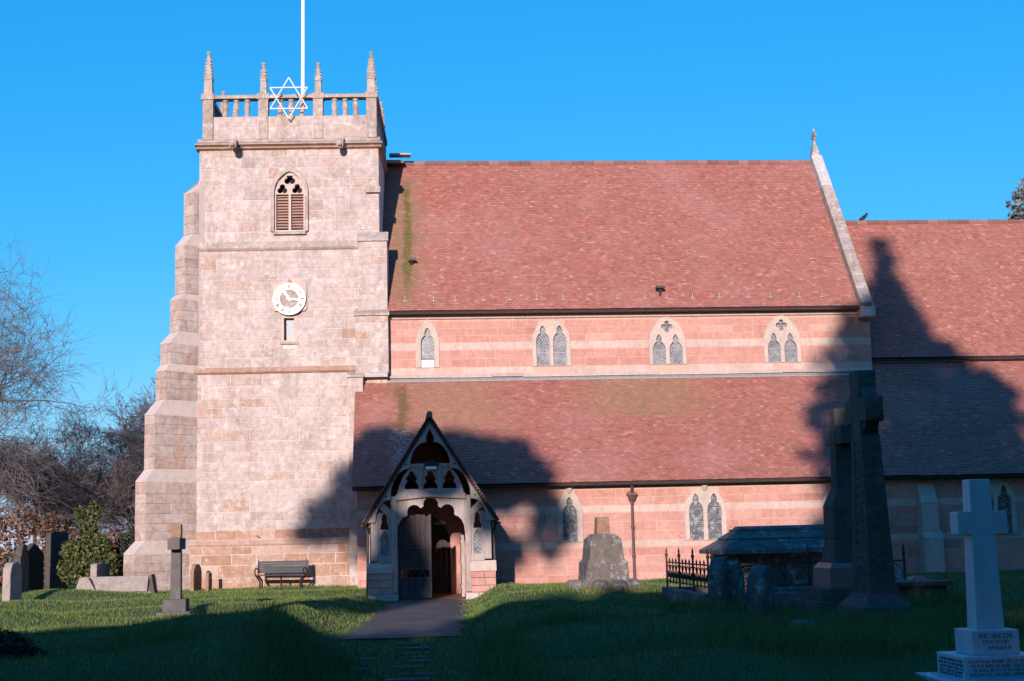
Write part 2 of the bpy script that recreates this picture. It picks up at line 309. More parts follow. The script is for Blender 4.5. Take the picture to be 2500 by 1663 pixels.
def foil(cx, cz, r, k, rot=0, n=40):
    L = []
    for i in range(n):
        t = 2*math.pi*i/n; q = abs(math.cos(k*(t-rot)/2)); L.append((cx+r*(0.42+0.58*q**0.7)*math.cos(t), cz+r*(0.42+0.58*q**0.7)*math.sin(t)))
    return L
# stones: one small chamfered block, a few uneven variants, shared by all stones of a material
def stone_meshes(mat, tagname, nvar=4):
    out = []
    for k in range(nvar):
        rn = random.Random(k*13+5); j = lambda a: rn.uniform(-a, a)
        o = [(-.5, -.5), (.5, -.5), (.5, .5), (-.5, .5)]
        vs = [(x+j(.004), 1.0, z+j(.008)) for x, z in o]+[(x*.995+j(.006), 0.30, z*.985+j(.012)) for x, z in o]+[(x*.965+j(.008), 0.0+abs(j(.05)), z*.93+j(.015)) for x, z in o]
        fs = [(0, 4, 5, 1), (1, 5, 6, 2), (2, 6, 7, 3), (3, 7, 4, 0), (4, 8, 9, 5), (5, 9, 10, 6), (6, 10, 11, 7), (7, 11, 8, 4), (8, 11, 10, 9)]
        fs = [tuple(reversed(f)) for f in fs]
        me = bpy.data.meshes.new('stone_'+tagname); me.from_pydata(vs, [], fs); me.materials.append(mat); me.update(); out.append(me)
    return out
_sm = {}
def smesh(mat):
    if mat.name not in _sm: _sm[mat.name] = stone_meshes(mat, mat.name)
    return random.choice(_sm[mat.name])
def cutspans(x0, x1, z0, z1, rects):
    spans = [(x0, x1)]
    for (a, b, c, d) in rects:
        if d <= z0+0.001 or c >= z1-0.001: continue
        ns = []
        for (s, t) in spans:
            if b <= s or a >= t: ns.append((s, t)); continue
            if a > s: ns.append((s, a))
            if b < t: ns.append((b, t))
        spans = ns
    return [s for s in spans if s[1]-s[0] > 0.05]
def coursing(x0, x1, courses, rects, lmin, lmax, rng):
    """list of blocks (xa,xb,za,zb,mat)"""
    out = []
    for (za, zb, mat) in courses:
        for (a, b) in cutspans(x0, x1, za, zb, rects):
            x = a; first = True
            while x < b-0.01:
                L = rng.uniform(lmin, lmax)*(0.55 if first and rng.random() < .5 else 1); first = False
                e = x+L
                if b-e < lmin*0.5: e = b
                out.append((x, e, za, zb, mat)); x = e
    return out
def lay(parent, blocks, y, depth, rng, joint=0.006, jitter=0.006, limit=300, name='stone'):
    """each block an object of its own; beyond the limit one joined part"""
    blocks = sorted(blocks, key=lambda b: -(b[1]-b[0])*(b[3]-b[2])); rest = {}
    for k, (xa, xb, za, zb, mat) in enumerate(blocks):
        yo = y+rng.uniform(-jitter, jitter); me = smesh(mat)
        if k < limit:
            o = bpy.data.objects.new(name, me); C.objects.link(o); o.parent = parent
            if parent.name in WORLD: o.matrix_parent_inverse = Matrix.Translation(-Vector(parent.location))
            o.location = ((xa+xb)/2, yo, (za+zb)/2); o.scale = (xb-xa-2*joint, depth, zb-za-2*joint)
        else:
            mb = rest.setdefault(mat.name, (MB(), mat))[0]
            mb.add([((xa+xb)/2+v.co.x*(xb-xa-2*joint), yo+v.co.y*depth, (za+zb)/2+v.co.z*(zb-za-2*joint)) for v in me.vertices], [tuple(p.vertices) for p in me.polygons])
    for mb, mat in rest.values(): tag(mb.build('smaller_stones', mat, parent), kind='stuff')
def backing(parent, name, x0, x1, z0, z1, y0, y1, rects, mat):
    zs = sorted({z0, z1, *[min(max(r[k], z0), z1) for r in rects for k in (2, 3)]}); mb = MB()
    for a, b in zip(zs, zs[1:]):
        if b-a < 1e-4: continue
        for s, t in cutspans(x0, x1, a, b, rects): mb.box(s, t, y0, y1, a, b)
    return mb.build(name, mat, parent)
def courses(z0, z1, hs, mat, rng):
    out = []; z = z0
    while z < z1-0.01:
        h = rng.choice(hs); e = z+h
        if z1-e < min(hs)*0.6: e = z1
        out.append((z, e, mat)); z = e
    return out
def copy_tree(o, parent=None):
    c = o.copy(); C.objects.link(c); c.parent = parent
    for ch in o.children: copy_tree(ch, c)
    return c

# ================================================================ GROUND
def sst(a, b, x):
    t = np.clip((x-a)/(b-a), 0, 1); return t*t*(3-2*t)
_rs = np.random.RandomState(3); _ph = _rs.uniform(0, 6.28, (14, 2)); _fr = _rs.uniform(0.15, 1.5, 14); _an = _rs.uniform(0, 6.28, 14)
def hgt(x, y):
    x = np.asarray(x, float); y = np.asarray(y, float)
    nz = sum(np.sin(_fr[i]*(x*math.cos(_an[i])+y*math.sin(_an[i]))*1.5+_ph[i, 0])*(0.042/(0.5+_fr[i])) for i in range(14))
    xc = -0.1+(y-28)*0.053; xc = np.where(y < 28, -0.15+(y-18)*0.005, xc)
    hw = 0.70+0.5*sst(19, 28, y)
    d = np.abs(x-xc); t = sst(hw, hw+1.1, d)
    bank = np.where(x < xc, 0.20*(1-sst(26, 40, y)), 0.06*(1-sst(26, 40, y))) + 0.03
    bank = bank + 0.16*np.exp(-((x-xc+1.9)/0.9)**2-((y-22)/4.0)**2) + 0.10*np.exp(-((x-xc-2.2)/1.2)**2-((y-21)/4.0)**2) + 0.12*np.exp(-((x-6.9)/1.2)**2-((y-21.6)/1.0)**2)
    low = -0.24-0.06*(1-sst(22, 30, y))
    h = low*(1-t)+bank*t
    far = sst(47.5, 49.5, y); h = h*(1-far)+0.03*far
    h = h + nz*t*(1-0.7*far)*np.clip(1-(y-60)/40, 0, 1)
    inp = (np.abs(x-.86) < 1.75) & (y > 44.9) & (y < 49.75); h = np.where(inp, -.36, h)
    h = np.where(y < 10, h*np.clip(y/10, 0, 1), h)
    return h
def H(x, y): return float(hgt(x, y))
xs = np.unique(np.concatenate([np.linspace(-14, 14, 150), np.linspace(-40, 45, 60), [-600, -300, -150, -80, 80, 150, 300, 600]]))
ys = np.unique(np.concatenate([np.linspace(12, 50, 200), np.linspace(-60, 110, 60), [-600, -300, -120, 150, 250, 400, 900]]))
X, Y = np.meshgrid(xs, ys); Z = hgt(X, Y); V = np.stack([X, Y, Z], -1).reshape(-1, 3); nx = len(xs)
FQ = [(j*nx+i, j*nx+i+1, (j+1)*nx+i+1, (j+1)*nx+i) for j in range(len(ys)-1) for i in range(nx-1)]
me = bpy.data.meshes.new('ground'); me.from_pydata(V.tolist(), [], FQ); me.polygons.foreach_set('use_smooth', [True]*len(FQ))
tag(link('ground', me, m_lawn), kind='structure')
# tarmac path from the porch towards the viewer
mb = MB(); N = 40; rows = []
for j in range(N+1):
    y = 27.6+(45.6-27.6)*j/N; xc = -0.1+(y-28)*0.053; hw = 1.16+0.05*math.sin(y*1.7)+(0.35*math.exp(-(y-27.6)/0.5))
    row = []
    for i in range(13):
        u = -1+2*i/12; x = xc+u*(hw+0.04*math.sin(y*3.1+i)); row.append((x, y+(0.35*abs(u)*math.exp(-(y-27.6)/0.6)), H(x, y)+0.012+0.03*(1-u*u)))
    rows.append(row)
vv = [p for r in rows for p in r]; ff = [(j*13+i, j*13+i+1, (j+1)*13+i+1, (j+1)*13+i) for j in range(N) for i in range(12)]
me = bpy.data.meshes.new('path'); me.from_pydata(vv, [], ff); me.polygons.foreach_set('use_smooth', [True]*len(ff)); path = tag(link('path', me, m_tarmac), kind='structure')
# worn stone steps almost lost in the grass in front of the tarmac
stp = random.Random(4); 
for k in range(10):
    for (bx, ww, use) in ((0.12, 0.55, True), (-0.62, 0.42, k % 2 == 0)):
        if not use: continue
        y = 18.2+k*0.92+stp.uniform(-.2, .2); x = bx+stp.uniform(-.15, .15)+(y-18)*0.004; h = H(x, y)-stp.uniform(-.005, .035); hw = ww/2*stp.uniform(.6, 1.2)
        mbs = MB().frustum(x-hw, x+hw, y-.13, y+.13, h-.08, x-hw*.92, x+hw*.94, y-.11, y+.12, h+.045)
        mbs.build('stone_step', m_step, path, bevel=0.015)

# ================================================================ TOWER
T = thing('church_tower', 'tall pink sandstone church tower with pinnacled parapet, left of the red tiled roofs', 'church tower', (-4.49, 53.8, 0), R(-2.5))
rg = random.Random(11)
DPT = 7.3
bx0, bx1 = -0.44+0.05, 0.95-0.05
bel = [(-0.36, 0.90, 13.55, 15.0), (-0.28, 0.82, 15.0, 15.4), (-0.12, 0.66, 15.4, 15.7)]
slit = [(0.0, 0.52, 9.22, 10.12)]
stages = [(0.0, 1.55, -4.16, 3.98, -0.22), (1.75, 8.0, -3.94, 3.96, 0.0), (8.2, 12.75, -3.66, 3.96, 0.10), (13.05, 16.8, -3.19, 3.70, 0.22)]
blocks = []
for (z0, z1, x0, x1, yf) in stages:
    rects = [r for r in bel+slit if r[3] > z0 and r[2] < z1]
    backing(T, 'wall', x0, x1, z0-0.25, z1+0.25, yf+0.016, DPT-0.2-yf, rects, m_mortar)
    hs_ = [0.34, 0.40, 0.46] if z0 < 8 else ([0.34, 0.40] if z0 < 13 else [0.38, 0.44])
    cs = courses(z0, z1, hs_, m_tower_base if z0 == 0 else m_tower, rg)
    if z0 == 1.75: cs[0] = (cs[0][0], cs[0][1], m_tower_base)
    bl = coursing(x0, x1, cs, rects, 0.55, 1.25, rg)
    blocks += [(b, yf) for b in bl]
allb = sorted(blocks, key=lambda t: -(t[0][1]-t[0][0])*(t[0][3]-t[0][2]))
for yf in sorted({b[1] for b in allb}):
    lay(T, [b[0] for b in allb[:300] if b[1] == yf], yf, 0.06, rg)
    lay(T, [b[0] for b in allb[300:] if b[1] == yf], yf, 0.06, rg, limit=0)
# weathered slopes and string courses
def string(z, h, x0, x1, out, back, mat, name='string_course', ybase=0.0, drip=0.4):
    # moulded course running round the tower front and right side
    mb = MB(); prof = [(0, 0), (-out*0.55, h*0.12), (-out, h*0.3), (-out, h*0.48), (-out*0.15, h), (0.25, h), (0.25, 0)]
    prof = [(ybase+a, z+b) for a, b in prof]
    mb.prismx(list(reversed(prof)), x0-out*0.8, x1+out*0.8)
    mb.box(x1-0.02, x1+out*0.75, ybase+0.3, DPT-0.2, z+0.05, z+h*0.55)
    return mb.build(name, mat, T)
string(1.55, 0.24, -4.14, 3.98, 0.05, 0, m_tower_base, 'plinth_course', -0.20)
string(7.98, 0.26, -3.92, 3.0, 0.10, 0, m_tower_base, ybase=0.0)
string(12.72, 0.36, -3.64, 3.0, 0.10, 0, m_weather, ybase=0.1)
string(16.72, 0.16, -3.19, 3.70, 0.15, 0, m_tower_base, 'cornice', 0.22)
string(16.86, 0.16, -3.19, 3.70, 0.20, 0, m_weather, 'cornice', 0.22)
string(16.98, 0.20, -3.19, 3.70, 0.09, 0, m_weather, 'cornice', 0.22)
# diagonal buttress at the left corner: front end and flank, stepping out downwards
def diag(name, cx, cy, sgn, steps, b, mat):
    mb = MB(); u = Vector((sgn*-.7071, -.7071, 0)); p = Vector((-.7071*sgn, .7071, 0))*sgn
    def quad(r, z): 
        base = Vector((cx, cy, 0)); q = [base+u*-0.6-p*b/2, base+u*-0.6+p*b/2, base+u*r+p*b/2, base+u*r-p*b/2]
        return [(k.x, k.y, z) for k in q]
    for (r, z0, z1, zc, rn) in steps:
        A, B = quad(r, z0), quad(r, z1)
        mb.add(A+B, [(3, 2, 1, 0), (4, 5, 6, 7), (0, 1, 5, 4), (1, 2, 6, 5), (2, 3, 7, 6), (3, 0, 4, 7)])
        if zc:                                # drip-edged weathering that slopes up to the next stage
            A, B = quad(r+0.025, z1), quad(r+0.025, z1+0.05); D = quad(rn, zc)
            mb.add(A+B, [(3, 2, 1, 0), (4, 5, 6, 7), (0, 1, 5, 4), (1, 2, 6, 5), (2, 3, 7, 6), (3, 0, 4, 7)])
            mb.add(B+D, [(3, 2, 1, 0), (4, 5, 6, 7), (0, 1, 5, 4), (1, 2, 6, 5), (2, 3, 7, 6), (3, 0, 4, 7)])
    bmesh_o = mb.build(name, mat, T, bevel=0.012); return bmesh_o
st = []
prof = [(-5.49, 0.0, 1.35), (-5.17, 1.85, 3.95), (-4.92, 4.45, 6.4), (-4.60, 7.0, 8.05), (-4.47, 8.35, 9.1), (-4.18, 9.6, 10.8), (-4.04, 11.05, 12.9), (-3.78, 13.4, 15.0)]
Bw = 0.62; CXs = -3.52
for k, (L, z0, z1) in enumerate(prof):
    r = ((CXs-L)-0.354*Bw)/0.7071
    if k+1 < len(prof): L2, zn = prof[k+1][0], prof[k+1][1]
    else: L2, zn = -3.25, 15.65
    st.append((r, z0-(0.3 if k == 0 else 0.0), z1, zn, ((CXs-L2)-0.354*Bw)/0.7071))
but = diag('buttress', CXs, 0.12, 1, st, Bw, m_mortar)
# ashlar facing of that buttress (end face and right flank)
rb = random.Random(5); parts = MB()
u = Vector((-.7071, -.7071, 0)); p = Vector((.7071, -.7071, 0)); base = Vector((CXs, 0.12, 0))
mbs = MB()
for (r, z0, z1, zc, rn) in st:
    z = max(z0, 0.0)
    while z < z1-0.05:
        h = rb.choice((0.30, 0.36, 0.42)); e = min(z+h, z1)
        if z1-e < 0.18: e = z1
        cuts = [-1, rb.uniform(-.3, .3), 1] if rb.random() < .55 else [-1, 1]
        for a, c in zip(cuts, cuts[1:]):
            o = base+u*r; q = [o+p*(Bw/2*a+.006), o+p*(Bw/2*c-.006)]; d = u*(0.018+rb.uniform(0, .012))
            vs = [q[0], q[1], q[1]+d, q[0]+d]
            mbs.add([(k.x, k.y, z+.006) for k in vs]+[(k.x, k.y, e-.006) for k in vs], [(0, 3, 2, 1), (4, 5, 6, 7), (0, 1, 5, 4), (1, 2, 6, 5), (2, 3, 7, 6), (3, 0, 4, 7)])
        s0 = -0.15
        while s0 < r-0.02:
            L = rb.uniform(.35, .8); s1 = min(s0+L, r+.01)
            if r-s1 < 0.2: s1 = r+.01
            o = base+p*(Bw/2); q = [o+u*s0, o+u*(s1-.01)]; d = p*(0.016+rb.uniform(0, .012))
            vs = [q[0], q[1], q[1]+d, q[0]+d]
            mbs.add([(k.x, k.y, z+.006) for k in vs]+[(k.x, k.y, e-.006) for k in vs], [(0, 1, 2, 3), (7, 6, 5, 4), (4, 5, 1, 0), (5, 6, 2, 1), (6, 7, 3, 2), (7, 4, 0, 3)])
            s0 = s1
        z = e
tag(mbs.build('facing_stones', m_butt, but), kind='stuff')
# right-hand clasping buttress rising beside the aisle roof
se = [(2.51, 3.06, -0.1, 7.75, -0.42, 8.1), (2.79, 4.02, 7.9, 10.1, -0.30, 10.45), (2.92, 4.0, 10.3, 13.0, -0.16, 13.4)]
for (x0, x1, z0, z1, yf, zc) in se:
    o = MB().box(x0, x1, yf+.016, 1.0, z0, z1).build('buttress', m_mortar, T)
    mb = MB(); mb.prismx([(0.30, z1-0.02), (0.30, zc), (0.16, zc), (yf-0.06, z1+.06), (yf-0.06, z1-0.02)], x0-.05, x1+.05); mb.build('weathering', m_weather, o)
    bl = coursing(x0, x1, courses(max(z0, 0), z1-.03, [.32, .4], m_tower, rg), [], .35, .75, rg)
    lay(o, bl, yf, .05, rg)
MB().prismx([(0.35, 15.0), (0.35, 15.25), (0.1, 15.2), (0.08, 14.95)], 3.2, 3.76).build('offset_stone', m_weather, T)
# ledge where the aisle roof runs against the tower
MB().box(3.06, 3.98, -0.34, 0.2, 7.74, 7.9).build('flashing', m_leadflash, T)
# belfry window
bc = 0.27
hood = plate('belfry_window', arch(bc, 0.72, 13.48, 15.02, 16.10), [arch(bc, 0.60, 13.40, 15.02, 15.86)], 0.12, 0.24, m_weather, T, 0.015)
tr = plate('tracery', arch(bc, 0.61, 14.96, 15.0, 15.88), [foil(bc-.285, 15.16, .20, 3, R(90)), foil(bc+.285, 15.16, .20, 3, R(90)), foil(bc, 15.54, .22, 3, R(90))], 0.26, 0.40, m_dress, hood, 0.012)
for x0_, x1_ in ((-.62, -.52), (-.05, .05), (.52, .62)): MB().box(bc+x0_, bc+x1_, .25, .42, 13.45, 14.98).build('mullion', m_dress, hood, bevel=.012)
MB().box(bc-.7, bc+.7, .62, .66, 13.4, 16).build('dark_backing', m_void, hood)
sl = MB().add([(-.235, 0, 0), (.235, 0, 0), (.235, .13, .095), (-.235, .13, .095), (-.235, 0, -.022), (.235, 0, -.022), (.235, .13, .073), (-.235, .13, .073)],
              [(0, 1, 2, 3), (7, 6, 5, 4), (4, 5, 1, 0), (5, 6, 2, 1), (6, 7, 3, 2), (7, 4, 0, 3)])
s0 = None
for k in range(12):
    for s in (-1, 1):
        L = (bc+s*.285, .34, 13.66+k*.112)
        if s0 is None: s0 = sl.build('louvre_slat', m_louvre, hood, L)
        else:
            c = s0.copy(); C.objects.link(c); c.location = L; c.rotation_euler = (rg.uniform(-.06, .06), rg.uniform(-.012, .012), 0)
MB().prismx([(0.3, 13.36), (0.3, 13.5), (0.2, 13.5), (0.08, 13.42), (0.08, 13.36)], bc-.62, bc+.62).build('sill', m_weather, hood)
# slit window under the clock
sw = plate('slit_window', [(-.06, 9.12), (.58, 9.12), (.58, 10.2), (-.06, 10.2)], [[(.06, 9.25), (.44, 9.25), (.44, 10.1), (.06, 10.1)]], 0.085, 0.2, m_dress, T, 0.01)
MB().box(.0, .5, .22, .25, 9.2, 10.15).build('dark_backing', m_void, sw)
MB().box(.15, .44, .14, .2, 9.25, 10.02).build('shutter', plain('grey_slatted_board', (.38, .38, .40), .7, 0, .3, 14), sw)
MB().box(-.08, .6, .03, .12, 9.1, 9.19).build('sill', m_weather, sw)
# parapet: low wall, piers, pierced balustrade, pinnacles
PY = 0.20; px0, px1 = -3.08, 3.66
pw = backing(T, 'parapet_wall', px0, px1, 17.1, 18.06, PY+.014, PY+.30, [], m_mortar)
lay(pw, coursing(px0+.42, px1-.42, courses(17.18, 18.06, [.42, .46], m_tower, rg), [(-.96, -.5, 17, 18.06), (1.16, 1.6, 17, 18.06)], .6, 1.3, rg), PY, .05, rg)
MB().box(px1-.3, px1, PY+.3, DPT-.3, 17.1, 18.06).build('parapet_wall', m_weather, T)
MB().box(px0, px0+.3, PY+.3, DPT-.3, 17.1, 18.06).build('parapet_wall', m_weather, T)
MB().box(px0+.3, px1-.3, DPT-.6, DPT-.3, 17.1, 18.06).build('parapet_wall', m_weather, T)
cop = [(PY-.06, 18.78), (PY-.06, 18.86), (PY+.02, 18.94), (PY+.3, 18.94), (PY+.36, 18.86), (PY+.36, 18.78)]
MB().prismx(list(reversed(cop)), px0+.2, px1-.2).build('coping', m_weather, T)
for xx in (px1-.15, px0+.15): MB().box(xx-.19, xx+.19, PY+.3, DPT-.3, 18.78, 18.93).build('coping', m_weather, T)
MB().box(px0+.3, px1-.3, DPT-.66, DPT-.3, 18.78, 18.93).build('coping', m_weather, T)
balm = MB().lathe([(.10, 0), (.12, .05), (.12, .1), (.085, .13), (.10, .25), (.125, .38), (.10, .52), (.08, .60), (.115, .64), (.12, .68), (.12, .73)], n=8)
b0 = None
pier_x = [px0+.21, -.74, 1.38, px1-.21]
def bal(x, y):
    global b0
    if b0 is None: b0 = balm.build('baluster', m_weather, T, (x, y, 18.06), smooth_=False)
    else: c = b0.copy(); C.objects.link(c); c.location = (x, y, 18.06); c.rotation_euler = (0, 0, rg.uniform(0, 3))
for a, b in zip(pier_x, pier_x[1:]):
    for k in range(3): bal(a+.22+(b-a-.44)*(k+1)/4, PY+.15)
for k in range(1, 12):
    if k % 4 == 0: continue
    yy = PY+.15+(DPT-.6-PY)*k/12; bal(px1-.15, yy); bal(px0+.15, yy); bal(px0+.2+(px1-px0-.4)*k/12, DPT-.48)
def pinnacle(x, y, h, wd, name='pinnacle'):
    mb = MB(); mb.box(x-wd, x+wd, y-wd, y+wd, 17.14, 18.74); mb.box(x-wd-.05, x+wd+.05, y-wd-.05, y+wd+.05, 18.74, 18.96)
    tall = h > 20.4; w0, w1, w2 = (wd*.86, wd*.74, wd*.68) if tall else (wd*.70, wd*.58, wd*.50)
    z1 = 18.96+(h-18.96)*(.34 if tall else .42); mb.frustum(x-w0, x+w0, y-w0, y+w0, 18.96, x-w1, x+w1, y-w1, y+w1, z1)
    mb.box(x-w1-.02, x+w1+.02, y-w1-.02, y+w1+.02, z1, z1+.06); zt = h-.20
    mb.frustum(x-w2, x+w2, y-w2, y+w2, z1+.06, x-.055, x+.055, y-.055, y+.055, zt)
    pn = mb.build(name, m_weather, T, bevel=0.01)
    nc = 6 if tall else 3; cr = MB()
    for k in range(nc):
        f = (k+.4)/nc; zc = z1+.1+(zt-z1-.15)*f; ww = w2*(1-f)+.055*f
        for dx, dy in ((-1, -1), (1, -1), (1, 1), (-1, 1)):
            cx, cy = x+dx*(ww+.008), y+dy*(ww+.008); cr.frustum(cx-.022, cx+.022, cy-.022, cy+.022, zc-.05, cx-.030+dx*.012, cx+.030+dx*.012, cy-.030+dy*.012, cy+.030+dy*.012, zc+.02)
    tag(cr.build('crockets', m_weather, pn), kind='stuff')
    fn = MB(); fn.lathe([(.05, 0), (.075, .04), (.05, .09), (.06, .13), (.09, .18), (.085, .22)], (x, y, zt-.02), 6); fn.build('finial', m_weather, pn)
yb = DPT-.48
for x, h, wd in ((pier_x[0], 20.72, .20), (pier_x[1], 20.25, .19), (pier_x[2], 20.22, .19), (pier_x[3], 20.64, .20)): pinnacle(x, PY+.13, h, wd)
for x, y, h in ((px1-.21, PY+.15+(yb-PY)*.33, 20.2), (px1-.21, PY+.15+(yb-PY)*.67, 20.2), (px1-.21, yb, 20.65), (px0+.21, yb, 20.65), (px0+.21, PY+.15+(yb-PY)*.5, 20.2), (-.74, yb, 20.2), (1.38, yb, 20.2)): pinnacle(x, y, h, .19)
MB().box(px0+.3, px1-.3, PY+.3, DPT-.6, 17.2, 17.3).build('roof', m_leadflash, T)
# gargoyles under the cornice
def gargoyle(x, s, tw):
    g = MB(); 
    g.frustum(x-.15, x+.15, -.02, .26, 16.80, x-.13, x+.13, .0, .26, 17.12)
    g.add([(x-.14, .0, 16.82), (x+.14, .0, 16.82), (x+.14, .0, 17.1), (x-.14, .0, 17.1), (x-.11+tw, -.48*s, 16.66), (x+.11+tw, -.48*s, 16.66), (x+.12+tw, -.46*s, 16.92), (x-.12+tw, -.46*s, 16.92)],
          [(0, 1, 2, 3), (7, 6, 5, 4), (4, 5, 1, 0), (5, 6, 2, 1), (6, 7, 3, 2), (7, 4, 0, 3)])
    o = g.build('gargoyle', m_weather, T, bevel=.04)
    m = MB(); hx, hy, hz = x+tw, -.52*s, 16.74
    m.lathe([(.03, -.17), (.12, -.12), (.15, 0), (.14, .1), (.08, .17), (.02, .19)], (hx, hy, hz), 8)
    m.box(hx-.06, hx+.06, hy-.24, hy-.08, hz-.08, hz+.02); m.tube((hx-.1, hy, hz+.12), (hx-.16, hy-.02, hz+.24), .04, .015, 5); m.tube((hx+.1, hy, hz+.12), (hx+.16, hy-.02, hz+.24), .04, .015, 5)
    m.build('head', m_weather, o)
gargoyle(-1.85, 1.0, .05); gargoyle(2.28, .7, -.02)
# faint iron wall fixing near the ground
MB().lathe([(.02, 0), (.07, .02), (.02, .04)], (-.9, -.22, 1.9), 6).build('wall_hook', m_rust, T)

# clock
CK = thing('tower_clock', 'round white clock dial with roman numerals on the church tower', 'clock', (-4.49, 53.8, 0), R(-2.5))
ccx, ccz = .28, 10.81
slab = [(ccx-.65, 10.45), (ccx-.58, 10.36), (ccx+.58, 10.36), (ccx+.65, 10.45), (ccx+.65, 11.40), (ccx, 11.62), (ccx-.65, 11.40)]
plate('back_slab', slab, [], .02, .10, m_dress, CK, .01)
plate('dial_ring', circ(ccx, ccz, .62, 40), [circ(ccx, ccz, .36, 32)], -.10, -.05, m_white, CK, .006)
plate('dial_centre', circ(ccx, ccz, .37, 32), [], -.06, .02, m_weather, CK)
ROM = ['XII', 'I', 'II', 'III', 'IIII', 'V', 'VI', 'VII', 'VIII', 'IX', 'X', 'XI']
for k, rn in enumerate(ROM):
    a = R(90-30*k); mb = MB(); wdt = {'I': .028, 'V': .055, 'X': .055}; tot = sum(wdt[c] for c in rn); x = -tot/2; h = .075
    def stroke(xa, za, xb, zb, t):
        d = Vector((xb-xa, zb-za)); d.normalize(); q = Vector((-d.y, d.x))*t
        P = [(xa+q.x, za+q.y), (xb+q.x, zb+q.y), (xb-q.x, zb-q.y), (xa-q.x, za-q.y)]
        if sum(P[i][0]*P[(i+1) % 4][1]-P[(i+1) % 4][0]*P[i][1] for i in range(4)) < 0: P.reverse()
        mb.prismy(P, -.108, -.099)
    for c in rn:
        wc = wdt[c]; m_ = x+wc/2
        if c == 'I': stroke(m_, -h, m_, h, .0115)
        elif c == 'V': stroke(m_-.022, h, m_, -h, .013); stroke(m_+.022, h, m_, -h, .009)
        else: stroke(m_-.022, h, m_+.022, -h, .013); stroke(m_+.022, h, m_-.022, -h, .009)
        x += wc
    for i, (px, py, pz) in enumerate(mb.v):
        s_, c_ = math.sin(a-R(90)), math.cos(a-R(90)); xx, zz = px, pz+.49
        mb.v[i] = (ccx+xx*c_-zz*s_, py, ccz+xx*s_+zz*c_)
    mb.build('numeral', m_numeral, CK)
def hand(ang, L, wd, name):
    a = R(ang); d = Vector((math.cos(a), math.sin(a))); q = Vector((-d.y, d.x)); pts = [(-.1, wd), (L*.55, wd*.8), (L*.75, wd*1.6), (L, .004), (L*.75, -wd*1.6), (L*.55, -wd*.8), (-.1, -wd)]
    poly = [(ccx+d.x*t+q.x*s_, ccz+d.y*t+q.y*s_) for t, s_ in reversed(pts)]
    MB().prismy(poly, -.16 if name == 'minute_hand' else -.14, -.145 if name == 'minute_hand' else -.125).build(name, m_white, CK)
hand(123, .36, .045, 'hour_hand'); hand(-10, .50, .035, 'minute_hand')
plate('hub', circ(ccx, ccz, .05, 12), [], -.17, -.08, m_white, CK)
MB().lathe([(.02, -.09), (.07, -.05), (.07, .03), (.02, .08)], (ccx, .0, 11.5), 8).build('carved_boss', m_tower_base, CK)
# star on the parapet
ST = thing('star_frame', 'white metal six-pointed star frame fixed to the tower parapet', 'star', (-4.49, 53.8, 0), R(-2.5))
scx, scz, sr = .28, 18.70, .83
for s_, nm in ((1, 90), (-1, -90)):
    P = [(scx+sr*math.cos(R(nm+120*k)), scz+sr*math.sin(R(nm+120*k))) for k in range(3)]
    for k in range(3):
        a, b = P[k], P[(k+1) % 3]; y = -.06-(0.03 if s_ < 0 else 0)
        MB().tube((a[0], y, a[1]), (b[0], y, b[1]), .026, n=6).build('star_bar', m_starw, ST)
MB().tube((scx-.3, .16, 18.86), (scx-.3, -.06, 18.86), .02).build('bracket', m_iron, ST); MB().tube((scx+.3, .16, 18.86), (scx+.3, -.06, 18.86), .02).build('bracket', m_iron, ST)
# flagpole
FP = thing('flagpole', 'white flagpole rising from the tower roof behind the star', 'flagpole', (-4.49, 53.8, 0), R(-2.5))
MB().tube((.44, 3.2, 17.3), (.50, 3.2, 27.5), .085, .06, 12).build('pole', m_white, FP, smooth_=False)
MB().lathe([(.02, 0), (.12, .06), (.12, .16), (.02, .22)], (.50, 3.2, 27.5), 10).build('finial', m_white, FP)
MB().lathe([(.2, 0), (.2, .2), (.11, .26), (.11, .5)], (.44, 3.2, 17.3), 10).build('socket', m_iron, FP)

